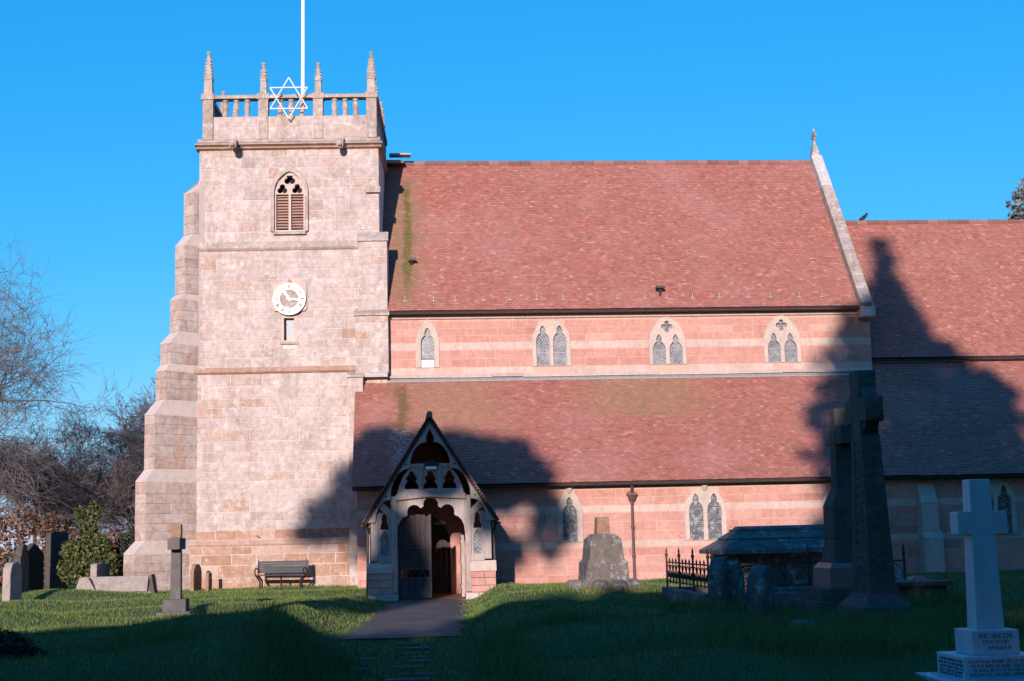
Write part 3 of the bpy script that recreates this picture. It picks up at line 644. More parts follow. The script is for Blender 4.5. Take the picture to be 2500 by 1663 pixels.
# ================================================================ NAVE
NV = thing('church_nave', 'red sandstone church nave with pale bands, clerestory windows and steep red tiled roofs', 'church nave', (8.2, 50, 0)); WORLD.add(NV.name)
CH = thing('church_chancel', 'lower red tiled church chancel at the right, mostly in tree shadow', 'church chancel', (23.5, 50, 0)); WORLD.add(CH.name)
YC, YA = 53.8, 49.8
def window(parent, kind, cx, zb, zt, y, stained=False):
    """stone surround with lights, glass and lead lattice; returns cut rectangles for the wall"""
    lw = .25; off = .325 if kind != 'single' else 0
    if kind == 'single': lights = [cusped(cx, lw, zb, zt)]; hw = lw+.20; za = zt+.36; zs = zt-.62
    elif kind == 'pair': lights = [cusped(cx-off, lw, zb, zt), cusped(cx+off, lw, zb, zt)]; hw = off+lw+.17; za = zt+.20; zs = zt-.60
    else:
        zl = zt-.52; lights = [cusped(cx-off, lw, zb, zl), cusped(cx+off, lw, zb, zl)]; hw = off+lw+.15; za = zt+.22; zs = zl-.35
    outer = arch(cx, hw, zb-.02, zs, za, 6)
    if kind == 'pair':   # two little arches under one blunt head
        outer = [(cx-hw, zb-.02), (cx+hw, zb-.02), (cx+hw, zs), (cx+hw-.06, zs+.35), (cx+hw-.25, zs+.62), (cx+hw-.45, za), (cx-hw+.45, za), (cx-hw+.25, zs+.62), (cx-hw+.06, zs+.35), (cx-hw, zs)]
    holes = lights + ([foil(cx, zt-.22, .22, 4, R(0))] if kind == 'quatre' else [])
    wn = plate('window', outer, holes, y-.035, y+.16, m_dress, parent, .012)
    gl_ = MB(); gx = off+lw+.03; gl_.box(cx-gx, cx+gx, y+.10, y+.12, zb, zt).build('glass', m_stained if stained else m_glass, wn)
    ld_ = MB(); yl = y+.094
    for s in ((-1, 1) if off else (0,)):
        c0 = cx+s*off
        if stained:
            for k in range(1, 7):
                z = zb+(zt-zb)*k/7; ld_.box(c0-lw, c0+lw, yl-.004, yl+.004, z-.006, z+.006)
        else:
            pit = .115; hgt_ = zt-zb; nl = int((hgt_+2*lw)/pit)+1
            for k in range(-4, nl+2):
                for sg in (1, -1):      # diamond lattice clipped to the light
                    z0 = zb+k*pit*1.25; x0, x1 = -lw, lw; za_, zb_ = z0-lw*1.25*sg*-1*-1, z0
                    za_ = z0-sg*lw*1.25; zb_ = z0+sg*lw*1.25
                    def clipz(xa, z_a, xb, z_b):
                        for lim, lo in ((zb, True), (zt-.02, False)):
                            ia = z_a >= lim if lo else z_a <= lim; ib = z_b >= lim if lo else z_b <= lim
                            if not ia and not ib: return None
                            if not ia: t = (lim-z_a)/(z_b-z_a); xa += (xb-xa)*t; z_a = lim
                            if not ib: t = (lim-z_b)/(z_a-z_b); xb += (xa-xb)*t; z_b = lim
                        return xa, z_a, xb, z_b
                    r_ = clipz(-lw, za_, lw, zb_)
                    if r_: ld_.tube((c0+r_[0], yl, r_[1]), (c0+r_[2], yl, r_[3]), .0085, n=3, cap=False)
        ld_.tube((c0-lw, yl-.01, zb+(zt-zb)*.33), (c0+lw, yl-.01, zb+(zt-zb)*.33), .008, n=4)
    ld_.build('lead_lattice', m_lead if not stained else m_gutter, wn)
    e = .06; ow = off+lw+e
    if kind == 'quatre': return wn, [(cx-ow, cx+ow, zb-.015, zt-.8), (cx-ow+.12, cx+ow-.12, zt-.8, zt-.45), (cx-.3, cx+.3, zt-.45, zt+.03)]
    if kind == 'pair': return wn, [(cx-ow, cx+ow, zb-.015, zt-.45), (cx-ow+.12, cx+ow-.12, zt-.45, zt+.02)]
    return wn, [(cx-ow, cx+ow, zb-.015, zt-.45), (cx-ow+.1, cx+ow-.1, zt-.45, zt-.15), (cx-.14, cx+.14, zt-.15, zt+.02)]
cr = []
for kind, cx, zb, zt in (('single', 1.0, 8.13, 9.65), ('pair', 5.745, 8.12, 9.68), ('quatre', 10.25, 8.12, 9.80), ('quatre', 14.76, 8.14, 9.80)):
    wn, r_ = window(NV, kind, cx, zb, zt, YC); cr += r_
    if kind == 'single': MB().box(.77, 1.23, YC+.03, YC+.05, 8.14, 8.42).build('opening_pane', m_white, wn); MB().box(.76, 1.24, YC+.02, YC+.06, 8.42, 8.46).build('glazing_bar', m_gutter, wn)
ar = []; arc_ = []
for kind, cx, zb, zt, par in (('single', 5.8, 1.44, 3.0, NV), ('pair', 10.6, 1.40, 3.02, NV), ('pair', 15.55, 1.40, 3.02, NV), ('pair', 21.15, 1.36, 3.1, CH)):
    wn, r_ = window(par, kind, cx, zb, zt, YA, True); (ar if par is NV else arc_).extend(r_)
    # carved corbel head over the window
    hd = MB().lathe([(.05, 0), (.09, .06), (.11, .14), (.13, .22), (.15, .28), (.15, .34)], (cx, YA-.03, 3.12), 8); hd.box(cx-.03, cx+.03, YA-.17, YA-.08, 3.22, 3.29); hd.build('carved_corbel', m_dress, wn)
def band_courses(defs, rng):
    out = []
    for z0, z1, mat, k in defs:
        for i in range(k): out.append((z0+(z1-z0)*i/k, z0+(z1-z0)*(i+1)/k, mat))
    return out
rn_ = random.Random(21)
cb = band_courses([(7.74, 8.11, m_pale, 1), (8.11, 8.77, m_red, 2), (8.77, 9.07, m_pale, 1), (9.07, 9.89, m_red, 3), (9.89, 10.3, m_pale, 1)], rn_)
ab = band_courses([(0.0, 1.21, m_red, 4), (1.21, 1.44, m_pale, 1), (1.44, 2.43, m_red, 3), (2.43, 2.68, m_pale, 1), (2.68, 3.24, m_red, 2), (3.24, 3.5, m_pale, 1)], rn_)
b1 = coursing(-.62, 18.30, cb, cr, .7, 1.35, rn_); b2 = coursing(-1.6, 18.33, ab, ar, .8, 1.55, rn_)
big = sorted([(b, YC) for b in b1]+[(b, YA) for b in b2], key=lambda t: -(t[0][1]-t[0][0])*(t[0][3]-t[0][2]))
for yy in (YC, YA):
    lay(NV, [b for b, q in big[:300] if q == yy], yy, .06, rn_, .006, .004); lay(NV, [b for b, q in big[300:] if q == yy], yy, .06, rn_, .006, .004, limit=0)
backing(NV, 'clerestory_wall', -.62, 18.28, 7.3, 10.32, YC+.010, YC+.6, cr, m_mortar_red)
backing(NV, 'aisle_wall', -1.6, 18.31, -.4, 3.52, YA+.010, YA+.6, ar, m_mortar_red)
MB().box(-1.6, -1.0, YA+.6, 53.6, -.3, 3.4).build('aisle_end_wall', m_red, NV)
MB().prismx([(YA+.1, 3.4), (53.7, 3.4), (53.7, 7.3)], -1.55, -1.1).build('aisle_gable', m_red, NV)
MB().prismx(list(reversed([(YC-.09, 9.98), (YC-.12, 10.06), (YC-.12, 10.2), (YC+.02, 10.3), (YC+.02, 9.94)])), -.62, 18.1).build('eaves_course', m_pale, NV)
sill = MB(); x = -.6; 
while x < 18.2:
    L = rn_.uniform(.9, 1.8); e = min(x+L, 18.25); dz = rn_.uniform(-.02, .02); sill.prismx(list(reversed([(YC-.10, 7.72+dz), (YC-.10, 7.76+dz), (YC+.0, 7.86+dz), (YC+.03, 7.86+dz), (YC+.03, 7.72+dz)])), x, e-.008); x = e
sill.build('string_course', m_pale, NV)
MB().prismx(list(reversed([(YC-.16, 7.56), (YC-.15, 7.59), (YC-.0, 7.72), (YC+.01, 7.70), (YC+.01, 7.52)])), -.6, 18.25).build('lead_flashing', m_leadflash, NV)
# plinth of the aisle wall
MB().prismx(list(reversed([(YA-.06, -.3), (YA-.06, .24), (YA+.02, .32), (YA+.02, -.3)])), -1.55, 5.0).build('plinth', m_red, NV)
def tiles(name, x0, x1, y0, z0, y1, z1, mat, parent, seed, tw=.168, gauge=.104, under=True):
    rs = np.random.RandomState(seed); S = np.array([0, y1-y0, z1-z0], float); Ls = np.linalg.norm(S); S /= Ls; Nn = np.array([0, -S[2], S[1]])
    nr = int(Ls/gauge); nc = int((x1-x0)/tw); V_, F_ = [], []
    sag = lambda x: 0.035*math.sin(x*0.55+seed)+0.02*math.sin(x*1.7+seed*2)
    for r in range(nr):
        s0 = Ls*r/nr; s1 = s0+gauge*1.12; shift = (r % 2)*tw/2
        for c in range(-1, nc+1):
            a = max(x0, x0+c*tw+shift+.003); b = min(x1, x0+(c+1)*tw+shift-.003)
            if b-a < .03: continue
            l = .020+rs.uniform(-.004, .006); l2 = l+rs.uniform(-.004, .004); t = .002; ds = rs.uniform(-.007, .007)
            sg = sag((a+b)/2)*math.sin(math.pi*s0/Ls)
            P = [np.array([a, y0, z0])+S*(s0+ds)+Nn*(l+sg), np.array([b, y0, z0])+S*(s0+ds)+Nn*(l2+sg), np.array([b, y0, z0])+S*s1+Nn*(t+sg), np.array([a, y0, z0])+S*s1+Nn*(t+sg)]
            Q = [P[0]-Nn*.018, P[1]-Nn*.018]; k = len(V_); V_ += [tuple(p) for p in P+Q]; F_ += [(k, k+1, k+2, k+3), (k+4, k+5, k+1, k)]
    me = bpy.data.meshes.new(name); me.from_pydata(V_, [], F_); o = link(name, me, mat, parent)
    return tag(o, kind='stuff')
def roof(name, x0, x1, y0, z0, y1, z1, mat, parent, seed, thick=.14):
    S = Vector((0, y1-y0, z1-z0)).normalized(); Nn = Vector((0, -S.z, S.y)); off = -.06
    a = (y0+Nn.y*off, z0+Nn.z*off); b = (y1+Nn.y*off, z1+Nn.z*off); d = (b[0]-Nn.y*thick, b[1]-Nn.z*thick); e = (a[0]-Nn.y*thick, a[1]-Nn.z*thick)
    o = MB().prismx([a, b, d, e][::-1], x0, x1).build(name, m_oakdark, parent); tiles('roof_tiles', x0, x1, y0, z0, y1, z1, mat, o, seed); return o
RY, RZ = 58.8, 17.42
nr_ = roof('nave_roof', -.72, 17.78, 53.48, 10.27, RY, RZ, m_tile_nave, NV, 1)
MB().prismx([(RY-.05, RZ-.15), (RY+5.3, 10.27), (RY+5.3, 10.1), (RY-.05, RZ-.35)], -.72, 17.78).build('nave_roof_north_slope', m_tile_porch, NV)
rt_ = MB(); k = 0; x = -.7
while x < 17.75:
    dz = rn_.uniform(-.012, .012); rt_.tube((x, RY, RZ+.0+dz), (min(x+.44, 17.8), RY, RZ+.0+dz), .13, .125, 8); x += .45
rt_.build('ridge_tiles', m_tile_porch, nr_); tag(nr_.children[-1], kind='stuff')
ao = roof('aisle_roof', -1.75, 18.28, 49.46, 3.50, 53.75, 7.62, m_tile_aisle, NV, 2)
def gutter(x0, x1, y, z, parent, slope=0.0):
    mb = MB(); n_ = 7
    prof_ = [(y+.06*math.cos(R(180+180*i/n_)), z+.06*math.sin(R(180+180*i/n_))) for i in range(n_+1)]+[(y+.07, z+.02), (y-.07, z+.02)]
    mb.prismx(prof_, x0, x1); return mb.build('gutter', m_gutter, parent)
gutter(-1.7, 18.2, 49.42, 3.42, NV); gutter(-.6, 17.9, 53.40, 10.16, NV)
MB().prismx([(49.5, 3.36), (49.8, 3.36), (49.8, 3.62), (49.62, 3.6)], -1.7, 18.2).build('fascia', m_gutter, NV)
MB().prismx([(53.46, 10.12), (53.85, 10.32), (53.85, 10.45), (53.5, 10.2)], -.6, 17.9).build('fascia', m_gutter, NV)
# downpipe with hopper
dp = MB().tube((7.99, 49.68, -.1), (7.99, 49.68, 3.0), .05, n=8)
for z in (.9, 1.9, 2.75): dp.tube((7.99, 49.68, z-.04), (7.99, 49.68, z+.04), .065, n=8)
dp.tube((7.99, 49.62, 3.05), (7.97, 49.45, 3.36), .055, n=8); dpo = dp.build('downpipe', m_pipe, NV)
hp = MB().frustum(7.90, 8.08, 49.6, 49.76, 2.82, 7.83, 8.15, 49.54, 49.78, 3.02); hp.box(7.81, 8.17, 49.53, 49.78, 3.02, 3.08); hp.box(7.86, 8.12, 49.56, 49.78, 3.08, 3.14); hp.build('hopper_head', m_pipe, dpo)
# east gable coping of the nave, kneeler and cross
gx0, gx1 = 17.76, 18.22
sl_ = Vector((0, RY-53.5, RZ-10.3)).normalized(); nn = Vector((0, -sl_.z, sl_.y))
cps = []
nseg = 9
for k in range(nseg):
    t0, t1 = k/nseg, (k+1)/nseg; A = Vector((0, 53.35, 10.15)).lerp(Vector((0, RY, RZ+.08)), t0); B = Vector((0, 53.35, 10.15)).lerp(Vector((0, RY, RZ+.08)), t1)
    up_ = nn*rn_.uniform(.30, .325); q = [A-nn*.3, B-nn*.3, B+up_-sl_*.008, A+up_]
    MB().prismx([(p.y, p.z) for p in q], gx0, gx1).build('coping_stone', stone_mat('coping_%d' % k, [(0, (.46, .42, .40)), (1, (.5, .46, .43))], .5, .7, (.62, .60, .60)) if k > 6 else m_weather, NV)
MB().prismx([(53.2, 9.8), (53.95, 9.8), (53.95, 10.7), (53.55, 10.55), (53.2, 10.15)][::-1], 17.78, 18.34).build('kneeler', m_dress, NV, bevel=.02)
MB().prismx([(YC+.02, 7.6), (YC+10, 7.6), (YC+10, 10.3), (RY, RZ), (YC+.02, 10.3)], 17.95, 18.24).build('east_gable', m_red, NV)
gc = MB(); gc.frustum(17.82, 18.16, RY-.2, RY+.2, RZ+.25, 17.9, 18.08, RY-.12, RY+.12, RZ+.75); gc.frustum(17.94, 18.04, RY-.07, RY+.07, RZ+.75, 17.95, 18.03, RY-.05, RY+.05, RZ+1.5)
gc.box(17.945, 18.035, RY-.27, RY+.27, RZ+1.12, RZ+1.24); gco = gc.build('gable_cross', m_weather, NV, bevel=.015)
plate_c = plate_mesh(circ(0, 0, .22, 20), [circ(0, 0, .14, 20)], -.03, .03); plate_c.transform(Matrix.Rotation(R(90), 4, 'Z')); plate_c.transform(Matrix.Translation((17.99, RY, RZ+1.18))); link('ring', plate_c, m_weather, gco)
# snow guards above the eaves and a roof vent
for k in range(18):
    x = .15+k*1.02+rn_.uniform(-.12, .12); t = .035; yy = 53.48+.30; zz = 10.27+.40; mb = MB().box(x-.012, x+.012, yy-.05, yy+.05, zz-.02, zz+.20); mb.box(x-.09, x+.09, yy-.06, yy-.03, zz+.0, zz+.025); mb.build('snow_guard', m_leadflash, nr_)
vt = MB().tube((10.05, 53.9, 10.75), (10.05, 53.75, 11.1), .05, n=8); vt.box(9.88, 10.22, 53.62, 53.9, 11.08, 11.16); vt.build('roof_vent', m_gutter, nr_)
vt = MB().tube((.45, 55.0, 12.35), (.45, 54.8, 12.5), .07, n=8); vt.box(.32, .62, 54.7, 54.95, 12.46, 12.56); vt.build('roof_vent', m_gutter, nr_)
MB().prismx([(RY-.6, RZ-.1), (RY+.1, RZ+.05), (RY+.1, RZ+.14), (RY-.7, RZ-.0)], -.6, .22).build('lead_cap', m_leadflash, nr_)
MB().box(-.4, .5, RY-.8, RY-.3, RZ+.2, RZ+.26).build('ridge_board', m_leadflash, nr_)

# ================================================================ CHANCEL
cbk = coursing(18.35, 30, ab, arc_+[(18.2, 18.95, -1, 3.3)], .8, 1.5, rn_)
lay(CH, cbk, YA+.02, .06, rn_, .004, .0025, limit=150)
backing(CH, 'aisle_wall', 18.32, 30, -.4, 3.5, YA+.03, YA+.6, arc_, m_mortar_red)
roof('lower_roof', 18.275, 30, 49.47, 3.48, 54.3, 8.12, m_tile_aisle, CH, 5)
MB().box(18.3, 30, 54.32, 54.9, 7.6, 8.4).build('clerestory_wall', m_pale, CH)
co = roof('chancel_roof', 18.26, 30, 54.15, 8.30, RY, 14.74, m_tile_nave, CH, 6)
MB().prismx([(RY-.05, 14.60), (RY+5, 8.2), (RY+5, 8.0), (RY-.05, 14.4)], 18.26, 30).build('north_slope', m_tile_porch, CH)
mb = MB(); x = 18.3
while x < 30: mb.tube((x, RY, 14.74), (x+.44, RY, 14.74), .12, .115, 8); x += .45
tag(mb.build('ridge_tiles', m_tile_porch, co), kind='stuff')
gutter(18.3, 30, 49.42, 3.40, CH); gutter(18.3, 30, 54.1, 8.2, CH)
MB().prismx([(49.5, 3.34), (49.82, 3.34), (49.82, 3.6), (49.62, 3.58)], 18.3, 30).build('fascia', m_gutter, CH)
bt = MB(); bt.box(18.22, 18.92, 49.2, 49.9, -.2, 1.3); bt.prismx([(49.2, 1.3), (49.9, 1.3), (49.9, 1.6), (49.35, 1.5)][::-1], 18.20, 18.94); bt.box(18.26, 18.86, 49.35, 49.9, 1.5, 2.5); bt.prismx([(49.33, 2.5), (49.9, 2.5), (49.9, 3.2), (49.75, 3.2)][::-1], 18.24, 18.88)
bt.build('buttress', m_pale, CH, bevel=.012)

# ================================================================ PORCH
PX, PYF, PZA = .86, 45.0, 5.55
PO = thing('timber_porch', 'gabled oak church porch with carved bargeboards and an open gate', 'porch', (PX, PYF, -.25))
def pm(u, v): return (u, v-(-.25))       # local: x from the centre line, z from the thing's base
Z0 = .25
# bargeboards, one per side, cusped inner edge
half_in = [(0, -.47), (.05, -.56), (.115, -.70), (.125, -.80), (.10, -.86)]+[(.10+.53*math.sin(R(90*t))**1.0, -.86-.78*(1-math.cos(R(90*t)))) for t in (.2, .4, .6, .8, 1.0)]
half_in += [(.60, -1.70), (.66, -1.69)]+[(.66+.60*math.sin(R(90*t)), -1.69-.93*(1-math.cos(R(90*t)))) for t in (.2, .4, .6, .8, 1.0)]
half_in += [(1.22, -2.68), (1.30, -2.66)]+[(1.30+.43*math.sin(R(90*t)), -2.66-.70*(1-math.cos(R(90*t)))) for t in (.25, .5, .75, 1.0)]
for s in (-1, 1):
    pts = [(x*s, PZA+z+Z0) for x, z in half_in]+[(1.99*s, PZA-3.36+Z0), (2.03*s, PZA-3.28+Z0), (0, PZA-.15+Z0)]
    bb = plate('bargeboard', pts, [circ(s*.76, PZA-1.56+Z0, .028, 8), circ(s*1.40, PZA-2.55+Z0, .028, 8)], -.10, -.03, m_oak, PO, .008)
# roof slopes with tiles
pr = Vector((2.12, 0, -3.32)).normalized()
for s in (-1, 1):
    mb = MB(); A = Vector((0, 0, PZA+Z0)); B = Vector((2.14*s, 0, PZA-3.36+Z0)); N_ = Vector((3.36*s, 0, 2.14)).normalized()
    q = [A-N_*.05, B-N_*.05, B-N_*.12, A-N_*.12]; poly = [(p.x, p.z) for p in q]
    if s > 0: poly.reverse()
    sr_ = mb.prismy(poly, -.16, 4.85).build('roof_slope', m_oakdark, PO)
    V_, F_ = [], []; L = (B-A).length; D = (B-A).normalized(); rs = random.Random(31+s); nrw = 36
    for r in range(nrw):
        s0_ = L-L*r/nrw; s1_ = s0_-L/nrw*1.12; y = -.22+(r % 2)*.08
        while y < 4.9:
            y2 = min(y+.16, 4.9); l = .022+rs.uniform(-.005, .008)
            P = [A+D*s0_+N_*l, A+D*s0_+N_*(l+rs.uniform(-.004, .004)), A+D*s1_+N_*.003, A+D*s1_+N_*.003]
            yy = [y+.004, y2-.004, y2-.004, y+.004]; k = len(V_)
            V_ += [(p.x, yq, p.z) for p, yq in zip(P, yy)]+[((p-N_*.022).x, yq, (p-N_*.022).z) for p, yq in zip(P[:2], yy[:2])]+[((P[3]-N_*.03).x, yy[3], (P[3]-N_*.03).z)]
            F_ += [(k, k+1, k+2, k+3), (k+4, k+5, k+1, k), (k, k+3, k+6, k+4)]; y = y2
    me = bpy.data.meshes.new('roof_tiles'); me.from_pydata(V_, [], F_); tag(link('roof_tiles', me, m_tile_porch, sr_), kind='stuff')
    g = MB(); pf = [(2.16*s+.05*math.cos(R(180+180*i/6)), PZA-3.42+Z0+.05*math.sin(R(180+180*i/6))) for i in range(7)]; g.prismy(pf, -.1, 4.8); g.tube((2.06*s, .35, PZA-3.44+Z0), (1.98*s, .35, PZA-3.7+Z0), .04, n=6); g.tube((1.98*s, .35, PZA-3.7+Z0), (2.02*s, .35, 0), .04, n=6); g.build('gutter', m_gutter, PO)
mb = MB(); y = -.24
while y < 4.8: mb.tube((0, y, PZA+Z0+.0), (0, y+.36, PZA+Z0+.0), .10, .095, 8); y += .37
mb.build('ridge_tiles', m_tile_porch, PO)
# posts, beams, tracery
def post(x0, x1, z0, z1, y0=.0, y1=.18, name='post', mat=None): return MB().box(x0, x1, y0, y1, z0+Z0, z1+Z0).build(name, mat or m_oak, PO, bevel=.012)
for s in (-1, 1):
    post(min(s*1.06, s*1.25), max(s*1.06, s*1.25), .0, 3.0, -.02, .20)
    post(min(s*1.66, s*1.88), max(s*1.66, s*1.88), 1.0, 2.45, .0, .2)
    post(min(s*1.25, s*1.66), max(s*1.25, s*1.66), .94, 1.14, -.02, .2, 'side_sill')
tb = [(-1.09, 2.86), (-.5, 2.92), (0, 2.96), (.5, 2.92), (1.09, 2.88), (1.09, 3.06), (.5, 3.17), (0, 3.24), (-.5, 3.16), (-1.09, 3.06)]
plate('tie_beam', [(x, z+Z0) for x, z in tb], [], -.10, .14, m_oak, PO, .012)
post(-.66, .66, 3.89, 4.01, -.02, .14, 'collar_beam')
def trefoil_open(cx, z0, z1, hw):
    h = z1-z0; return sym(cx, [(hw, z0), (hw*.98, z0+.06*h), (hw*.85, z0+.28*h), (hw*.52, z0+.42*h), (hw*.72, z0+.50*h), (hw*.74, z0+.60*h), (hw*.62, z0+.70*h), (hw*.36, z0+.73*h), (hw*.40, z0+.82*h), (hw*.28, z0+.94*h), (0, z1)])
gp = [(-1.05, 3.04), (1.05, 3.04), (1.0, 3.3), (.86, 3.62), (.64, 3.9), (-.64, 3.9), (-.86, 3.62), (-1.0, 3.3)]
plate('gable_tracery', [(x, z+Z0) for x, z in gp], [[(x, z+Z0) for x, z in trefoil_open(c, 3.22, 3.78, .225)] for c in (-.59, 0, .60)], .02, .09, m_oak, PO, .01)
for x in (-.30, .30): post(x-.06, x+.06, 3.2, 3.9, -.03, .05, 'stud')
# cusped arch board under the tie beam
inner = [(1.05, 1.90), (1.03, 2.08), (.95, 2.24), (.86, 2.33), (.76, 2.37)]+arc(.52, 2.50, .22, -20, 150, 8)+[(.235, 2.66)]+arc(0, 2.72, .23, -10, 90, 6)
innerl = [(-x, z) for x, z in reversed(inner[:-1])]
ob = [(1.07, 1.85), (1.07, 2.9), (-1.07, 2.9), (-1.07, 1.85)]
plate('arch_brace', [(x, z+Z0) for x, z in inner+innerl+[(-1.07, 1.85), (-1.07, 2.93), (1.07, 2.93), (1.07, 1.85)]], [], .03, .12, m_oak, PO, .008)
# side lights with tracery
for s in (-1, 1):
    c = s*1.455; o = [(c-.21, 1.12), (c+.21, 1.12), (c+.21, 2.78-.25), (c-s*0-.21+.0, 2.9 if s > 0 else 2.53), (c-.21, 2.53)]
    o = [(c-.21, 1.12), (c+.21, 1.12), (c+.21, 2.50), (c-.21, 2.50)] if True else o
    sp_ = plate('side_tracery', [(x, z+Z0) for x, z in o], [[(x, z+Z0) for x, z in arch(c, .125, 1.17, 1.62, 1.92)], [(x, z+Z0) for x, z in sym(c, [(.13, 1.97), (.12, 2.1), (.07, 2.2), (.09, 2.3), (.05, 2.42), (0, 2.46)])]], .04, .10, m_oak, PO, .008)
    gl_ = MB().box(c-.16, c+.16, .105, .115, 1.15+Z0, 1.95+Z0).build('glass', m_glass, sp_)
    lt = MB()
    for k in range(-3, 9):
        for sg in (1, -1):
            za = 1.2+k*.12; lt.tube((c-.13, .10, max(1.17, min(1.9, za-sg*.13))+Z0), (c+.13, .10, max(1.17, min(1.9, za+sg*.13))+Z0), .006, n=3, cap=False)
    lt.build('lead_lattice', m_lead, sp_)
    # brace from post towards the bargeboard
    MB().add([(s*1.23, .0, 2.3+Z0), (s*1.23, .12, 2.3+Z0), (s*1.23, .12, 2.55+Z0), (s*1.23, 0, 2.55+Z0), (s*1.62, .0, 2.62+Z0), (s*1.62, .12, 2.62+Z0), (s*1.5, .12, 2.82+Z0), (s*1.5, 0, 2.82+Z0)], [(0, 1, 2, 3), (7, 6, 5, 4), (4, 5, 1, 0), (5, 6, 2, 1), (6, 7, 3, 2), (7, 4, 0, 3)]).build('brace', m_oak, PO)
    # stone dwarf walls
    x0, x1 = (s*1.22, s*2.0) if s > 0 else (s*2.0, s*1.22)
    dw = MB().box(x0+.02, x1-.02, .0, 4.7, -.3, .70+Z0).build('dwarf_wall', m_mortar_red, PO)
    cs_ = [(-.02+Z0, .18+Z0, m_red), (.18+Z0, .42+Z0, m_red), (.42+Z0, .62+Z0, m_red)]
    lay(dw, coursing(x0, x1, cs_, [], .3, .62, rn_), -.06, .1, rn_, .004, .006)
    fx0, fx1 = (s*1.04, s*1.98) if s > 0 else (s*1.98, s*1.04)
    lay(dw, coursing(fx0, fx1, [(-.28, -.02+Z0, m_pale)], [], .4, .7, rn_), -.14, .3, rn_, .005, .006)
    MB().prismx(list(reversed([(-.09, .62+Z0), (-.09, .80+Z0), (.02, .95+Z0), (.4, .95+Z0), (.4, .62+Z0)])), x0-.02, x1+.02).build('wall_coping', m_dress, dw, bevel=.015)
    # side walls of timber lights further back
    for k in range(5): MB().box(s*1.9-.08, s*1.9+.08, .9+k*.9, 1.06+k*.9, .9+Z0, 2.3+Z0).build('side_post', m_oak, PO)
    MB().box(s*1.9-.09, s*1.9+.09, .2, 4.7, 2.05+Z0, 2.25+Z0).build('wall_plate', m_oak, PO)
    MB().box(s*1.9-.02, s*1.9+.02, .2, 4.7, .9+Z0, 2.1+Z0).build('side_boarding', m_oakdark, PO)
# floor and back wall with the church door
MB().box(-1.3, 1.3, -.05, 4.75, -.02, .03).build('floor', m_floor, PO)
MB().box(-1.2, 1.2, -.32, -.05, -.10, -.01).build('threshold', m_step, PO, bevel=.02)
dr = plate('church_doorway', [(-1.9, 0), (1.9, 0), (1.9, 2.55), (.05, 5.55), (-.05, 5.55), (-1.9, 2.55)], [arch(0, .75, .02, 1.7, 2.75)], 4.6, 4.75, m_red, PO)
MB().box(-.8, .8, 4.72, 4.78, 0, 2.9).build('door_panel', m_oakdark, dr)
# left gate leaf shut, right leaf folded inwards
gl0 = thing('porch_gate', 'dark boarded gate leaf standing shut on the left of the porch arch', 'gate', (PX-1.03, PYF+.22, -.2))
for k in range(6): MB().box(.03+k*.166, .185+k*.166, .0, .035, .92, 2.35+.28*math.sin(R(20+k*22))).build('board', m_oakdark, gl0)
MB().box(0, .08, -.03, .05, .03, 2.45).build('stile', m_gate, gl0); MB().box(.95, 1.03, -.03, .05, .03, 2.62).build('stile', m_gate, gl0)
for z, h in ((.04, .2), (.60, .07), (.90, .07), (1.55, .05)): MB().box(.08, .95, -.035, .04, z, z+h).build('rail', m_gate, gl0)
for k in range(4): MB().box(.10+k*.215, .29+k*.215, .0, .03, .22, .62).build('panel', m_gate, gl0)
for k in range(2):
    c = .29+k*.45; MB().tube((c-.12, -.02, .66), (c, -.02, .90), .022, n=4).tube((c, -.02, .90), (c+.12, -.02, .66), .022, n=4).build('pointed_arch', m_gate, gl0)
gr0 = thing('porch_gate', 'gate leaf folded open against the right of the porch arch, edge lit', 'gate', (PX+1.0, PYF+.26, -.2))
for k in range(6): MB().box(-.05, -.01, .05+k*.16, .20+k*.16, .05, 1.9).build('board', timber('gate_oak_%d' % k, (.16, .085, .055), (.26, .15, .10)), gr0)
MB().box(-.06, .03, -.02, .05, .03, 1.95).build('stile', m_oak, gr0)
for z in (.3, 1.1, 1.7): MB().box(-.08, -.05, .05, 1.0, z, z+.1).build('rail', m_oak, gr0)
# lamp on the collar
LP = thing('porch_lamp', 'small black lamp with white tube on the porch collar beam', 'lamp', (PX+.03, PYF-.12, 3.80))
MB().box(-.21, .21, .0, .12, .10, .22).build('housing', m_iron, LP, bevel=.02)
MB().add([(-.22, .02, .22), (.22, .02, .22), (.22, .12, .25), (-.22, .12, .25), (0, .12, .34)], [(0, 1, 2, 3), (0, 4, 1), (1, 4, 2), (2, 4, 3), (3, 4, 0)]).build('hood', m_iron, LP)
MB().prismx([(-.03, .02), (.05, .0), (.08, .04), (.08, .11), (-.03, .11)][::-1], -.17, .17).build('tube', m_bulb, LP, bevel=.015)

# ================================================================ BENCH
BN = thing('park_bench', 'dark slatted bench with curled iron arms against the tower wall', 'bench', (-4.42, 52.55, H(-4.42, 52.55)), R(-6))
BL = 1.95
for k in range(4): MB().box(-BL/2+.08, BL/2-.08, -.36+k*.115, -.27+k*.115, .425, .46).build('seat_slat', m_benchw, BN, bevel=.006)
for k in range(5):
    z = .52+k*.085; y = .11+k*.018; MB().add([(-BL/2+.12, y, z), (BL/2-.02, y, z), (BL/2-.02, y+.016, z+.076), (-BL/2+.12, y+.016, z+.076), (-BL/2+.12, y+.03, z), (BL/2-.02, y+.03, z), (BL/2-.02, y+.046, z+.076), (-BL/2+.12, y+.046, z+.076)], [(0, 1, 2, 3), (7, 6, 5, 4), (4, 5, 1, 0), (5, 6, 2, 1), (6, 7, 3, 2), (7, 4, 0, 3)]).build('back_slat', m_benchw, BN)
